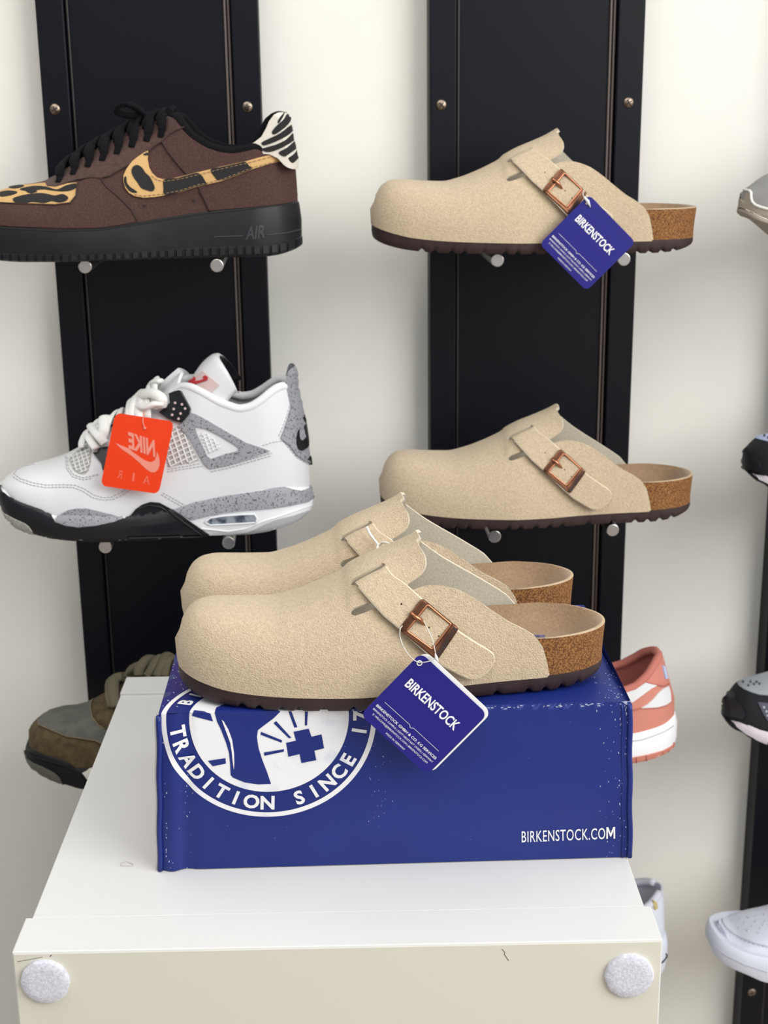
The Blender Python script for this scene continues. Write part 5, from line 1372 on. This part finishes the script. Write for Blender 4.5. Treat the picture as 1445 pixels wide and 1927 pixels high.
l5('midsole_seam', z9([(470, 1285), (600, 1360), (800, 1455), (1032, 1565)]), 'trim_white', .0006, .0008)
mat('black_mesh', (15, 17, 26), .8, bump=.4, bscale=700, bdist=.0004); mat('black_gum', (20, 22, 28), .5, bump=.5, bscale=150, bdist=.001); mat('grey_panel', (156, 162, 168), .7); mat('pale_foam', (206, 198, 204), .7); mat('dash_grey', (76, 78, 92), .7)
def black_runner(label, x0, z0, sc, sole, top, sil, toe_lump, foam, cap, cap_m, holes):
    M = Matrix.Translation((x0, -.140, z0))
    r, h, s, d, l = simple_sneaker('sneaker', label, M, .30, g_near, sc(sole), sc(top), sc(sil), ['black_mesh', 'black_mesh'], dz, dt, dcr, sil_rng=(0, .075), sole_m='black_gum', shift=lambda x, z: -(.003+.08*max(0, z-.05))*(smooth(.2, .3, x)**2), group='black running shoes at the right edge')
    d('toe_bumper', sc(toe_lump), 'black_gum', .0022, sm=3); d('foam_wedge', sc(foam), 'pale_foam', .0014, lab='pale foam wedge')
    c = d('toe_cap', sc(cap), cap_m, .0012, lab='pale perforated toe panel')
    for p in holes: d('vent_hole', circ(sc([p])[0], 2.4, 8), 'dash_grey', .0016, .0004, par=c, step=2)
    return d, l
z10 = lambda pts: zm(.1142, 1345, 780, pts); z11 = lambda pts: zm(.0986, 1345, 1240, pts)
black_runner('black running shoe with pale blue toe panel at the right edge, second peg row', .4235, .957, z10,
    [(465, 830), (490, 900), (545, 985), (640, 1072), (750, 1135), (876, 1205)], [(470, 790), (540, 900), (640, 975), (876, 1030)], [(448, 740), (462, 620), (510, 540), (580, 460), (660, 382), (760, 335), (876, 315), (1100, 260)],
    [(470, 640), (520, 560), (600, 570), (630, 640), (680, 690), (730, 760), (770, 860), (740, 940), (650, 930), (560, 900), (480, 820), (462, 720)], [(628, 982), (740, 1000), (876, 1024), (1000, 1050), (1000, 1190), (876, 1135), (740, 1070)],
    [(672, 398), (700, 368), (780, 342), (900, 330), (1000, 320), (1000, 470), (876, 450), (760, 425)], 'sky_panel', [(820, 365), (880, 400)])
dd, ll = black_runner('black running shoe with grey perforated toe panel at the right edge, third peg row', .4185, .6985, z11,
    [(160, 1110), (250, 1245), (350, 1335), (500, 1415), (600, 1490), (750, 1572), (1014, 1645)], [(150, 1060), (250, 1130), (360, 1175), (650, 1290), (850, 1375), (1014, 1415)], [(118, 1050), (145, 880), (178, 730), (255, 628), (330, 520), (420, 432), (560, 372), (700, 322), (860, 282), (1014, 242), (1400, 140)],
    [(150, 980), (160, 850), (200, 720), (280, 640), (380, 660), (410, 720), (400, 800), (480, 860), (550, 950), (590, 1060), (560, 1140), (420, 1120), (280, 1090), (180, 1060)], [(335, 1172), (450, 1200), (650, 1280), (850, 1370), (1014, 1412), (1150, 1440), (1150, 1680), (1014, 1625), (850, 1555), (600, 1425), (450, 1305), (360, 1215)],
    [(430, 445), (560, 392), (700, 345), (860, 300), (1014, 258), (1150, 230), (1150, 715), (1014, 702), (850, 690), (700, 645), (560, 585), (470, 515)], 'grey_panel', [(545, 455), (685, 455), (800, 458), (645, 525), (750, 500), (855, 492)])
dd('side_panel', z11([(820, 830), (1014, 852), (1150, 860), (1150, 1250), (1014, 1185), (930, 1050)]), 'dash_grey', .0014)
for p in ((940, 930), (990, 1005), (1010, 1080)): dd('side_dot', circ(z11([p])[0], 2.4, 8), 'grey_panel', .002, .0004, step=2)
def z12(pts): return zm(.1698, 1300, 1600, pts)
M8 = Matrix.Translation((.4155, -.140, .4405))
r8, h8, s8, d8, l8 = simple_sneaker('sneaker', 'white perforated sneaker at the right edge, lowest peg row', M8, .30, g_near, z12([(190, 1010), (232, 1125), (320, 1242), (450, 1325), (600, 1392), (854, 1492)]), z12([(200, 880), (300, 980), (400, 1060), (600, 1150), (854, 1215)]),
    z12([(300, 830), (335, 780), (355, 750), (430, 712), (520, 685), (640, 650), (740, 630), (854, 600), (1100, 520)]), ['white_cool', 'white_cool'], dz, dt, dcr, sil_rng=(.006, .09), sole_m='white_cool', nudge=.009)
l8('midsole_seam', z12([(200, 985), (290, 1085), (400, 1165), (600, 1265), (854, 1348)]), 'lining_grey', .0006, .0006)
l8('toe_cap_seam', z12([(350, 760), (352, 800), (400, 868), (470, 925), (550, 970), (700, 1030), (854, 1068)]), 'lining_grey', .0006, .0006)
l8('stitching', z12([(335, 800), (390, 880), (460, 938), (545, 985), (700, 1045), (854, 1083)]), 'lining_grey', .0004, .0004, dash=(2, 1))
for p in ((455, 785), (598, 808), (720, 790), (820, 790), (530, 862), (680, 842), (800, 828), (630, 890), (768, 872), (748, 922), (545, 760), (640, 745), (722, 730), (815, 710)): d8('vent_hole', circ(z12([p])[0], 1.9, 8), 'lining_grey', .0006, .0004, step=2)
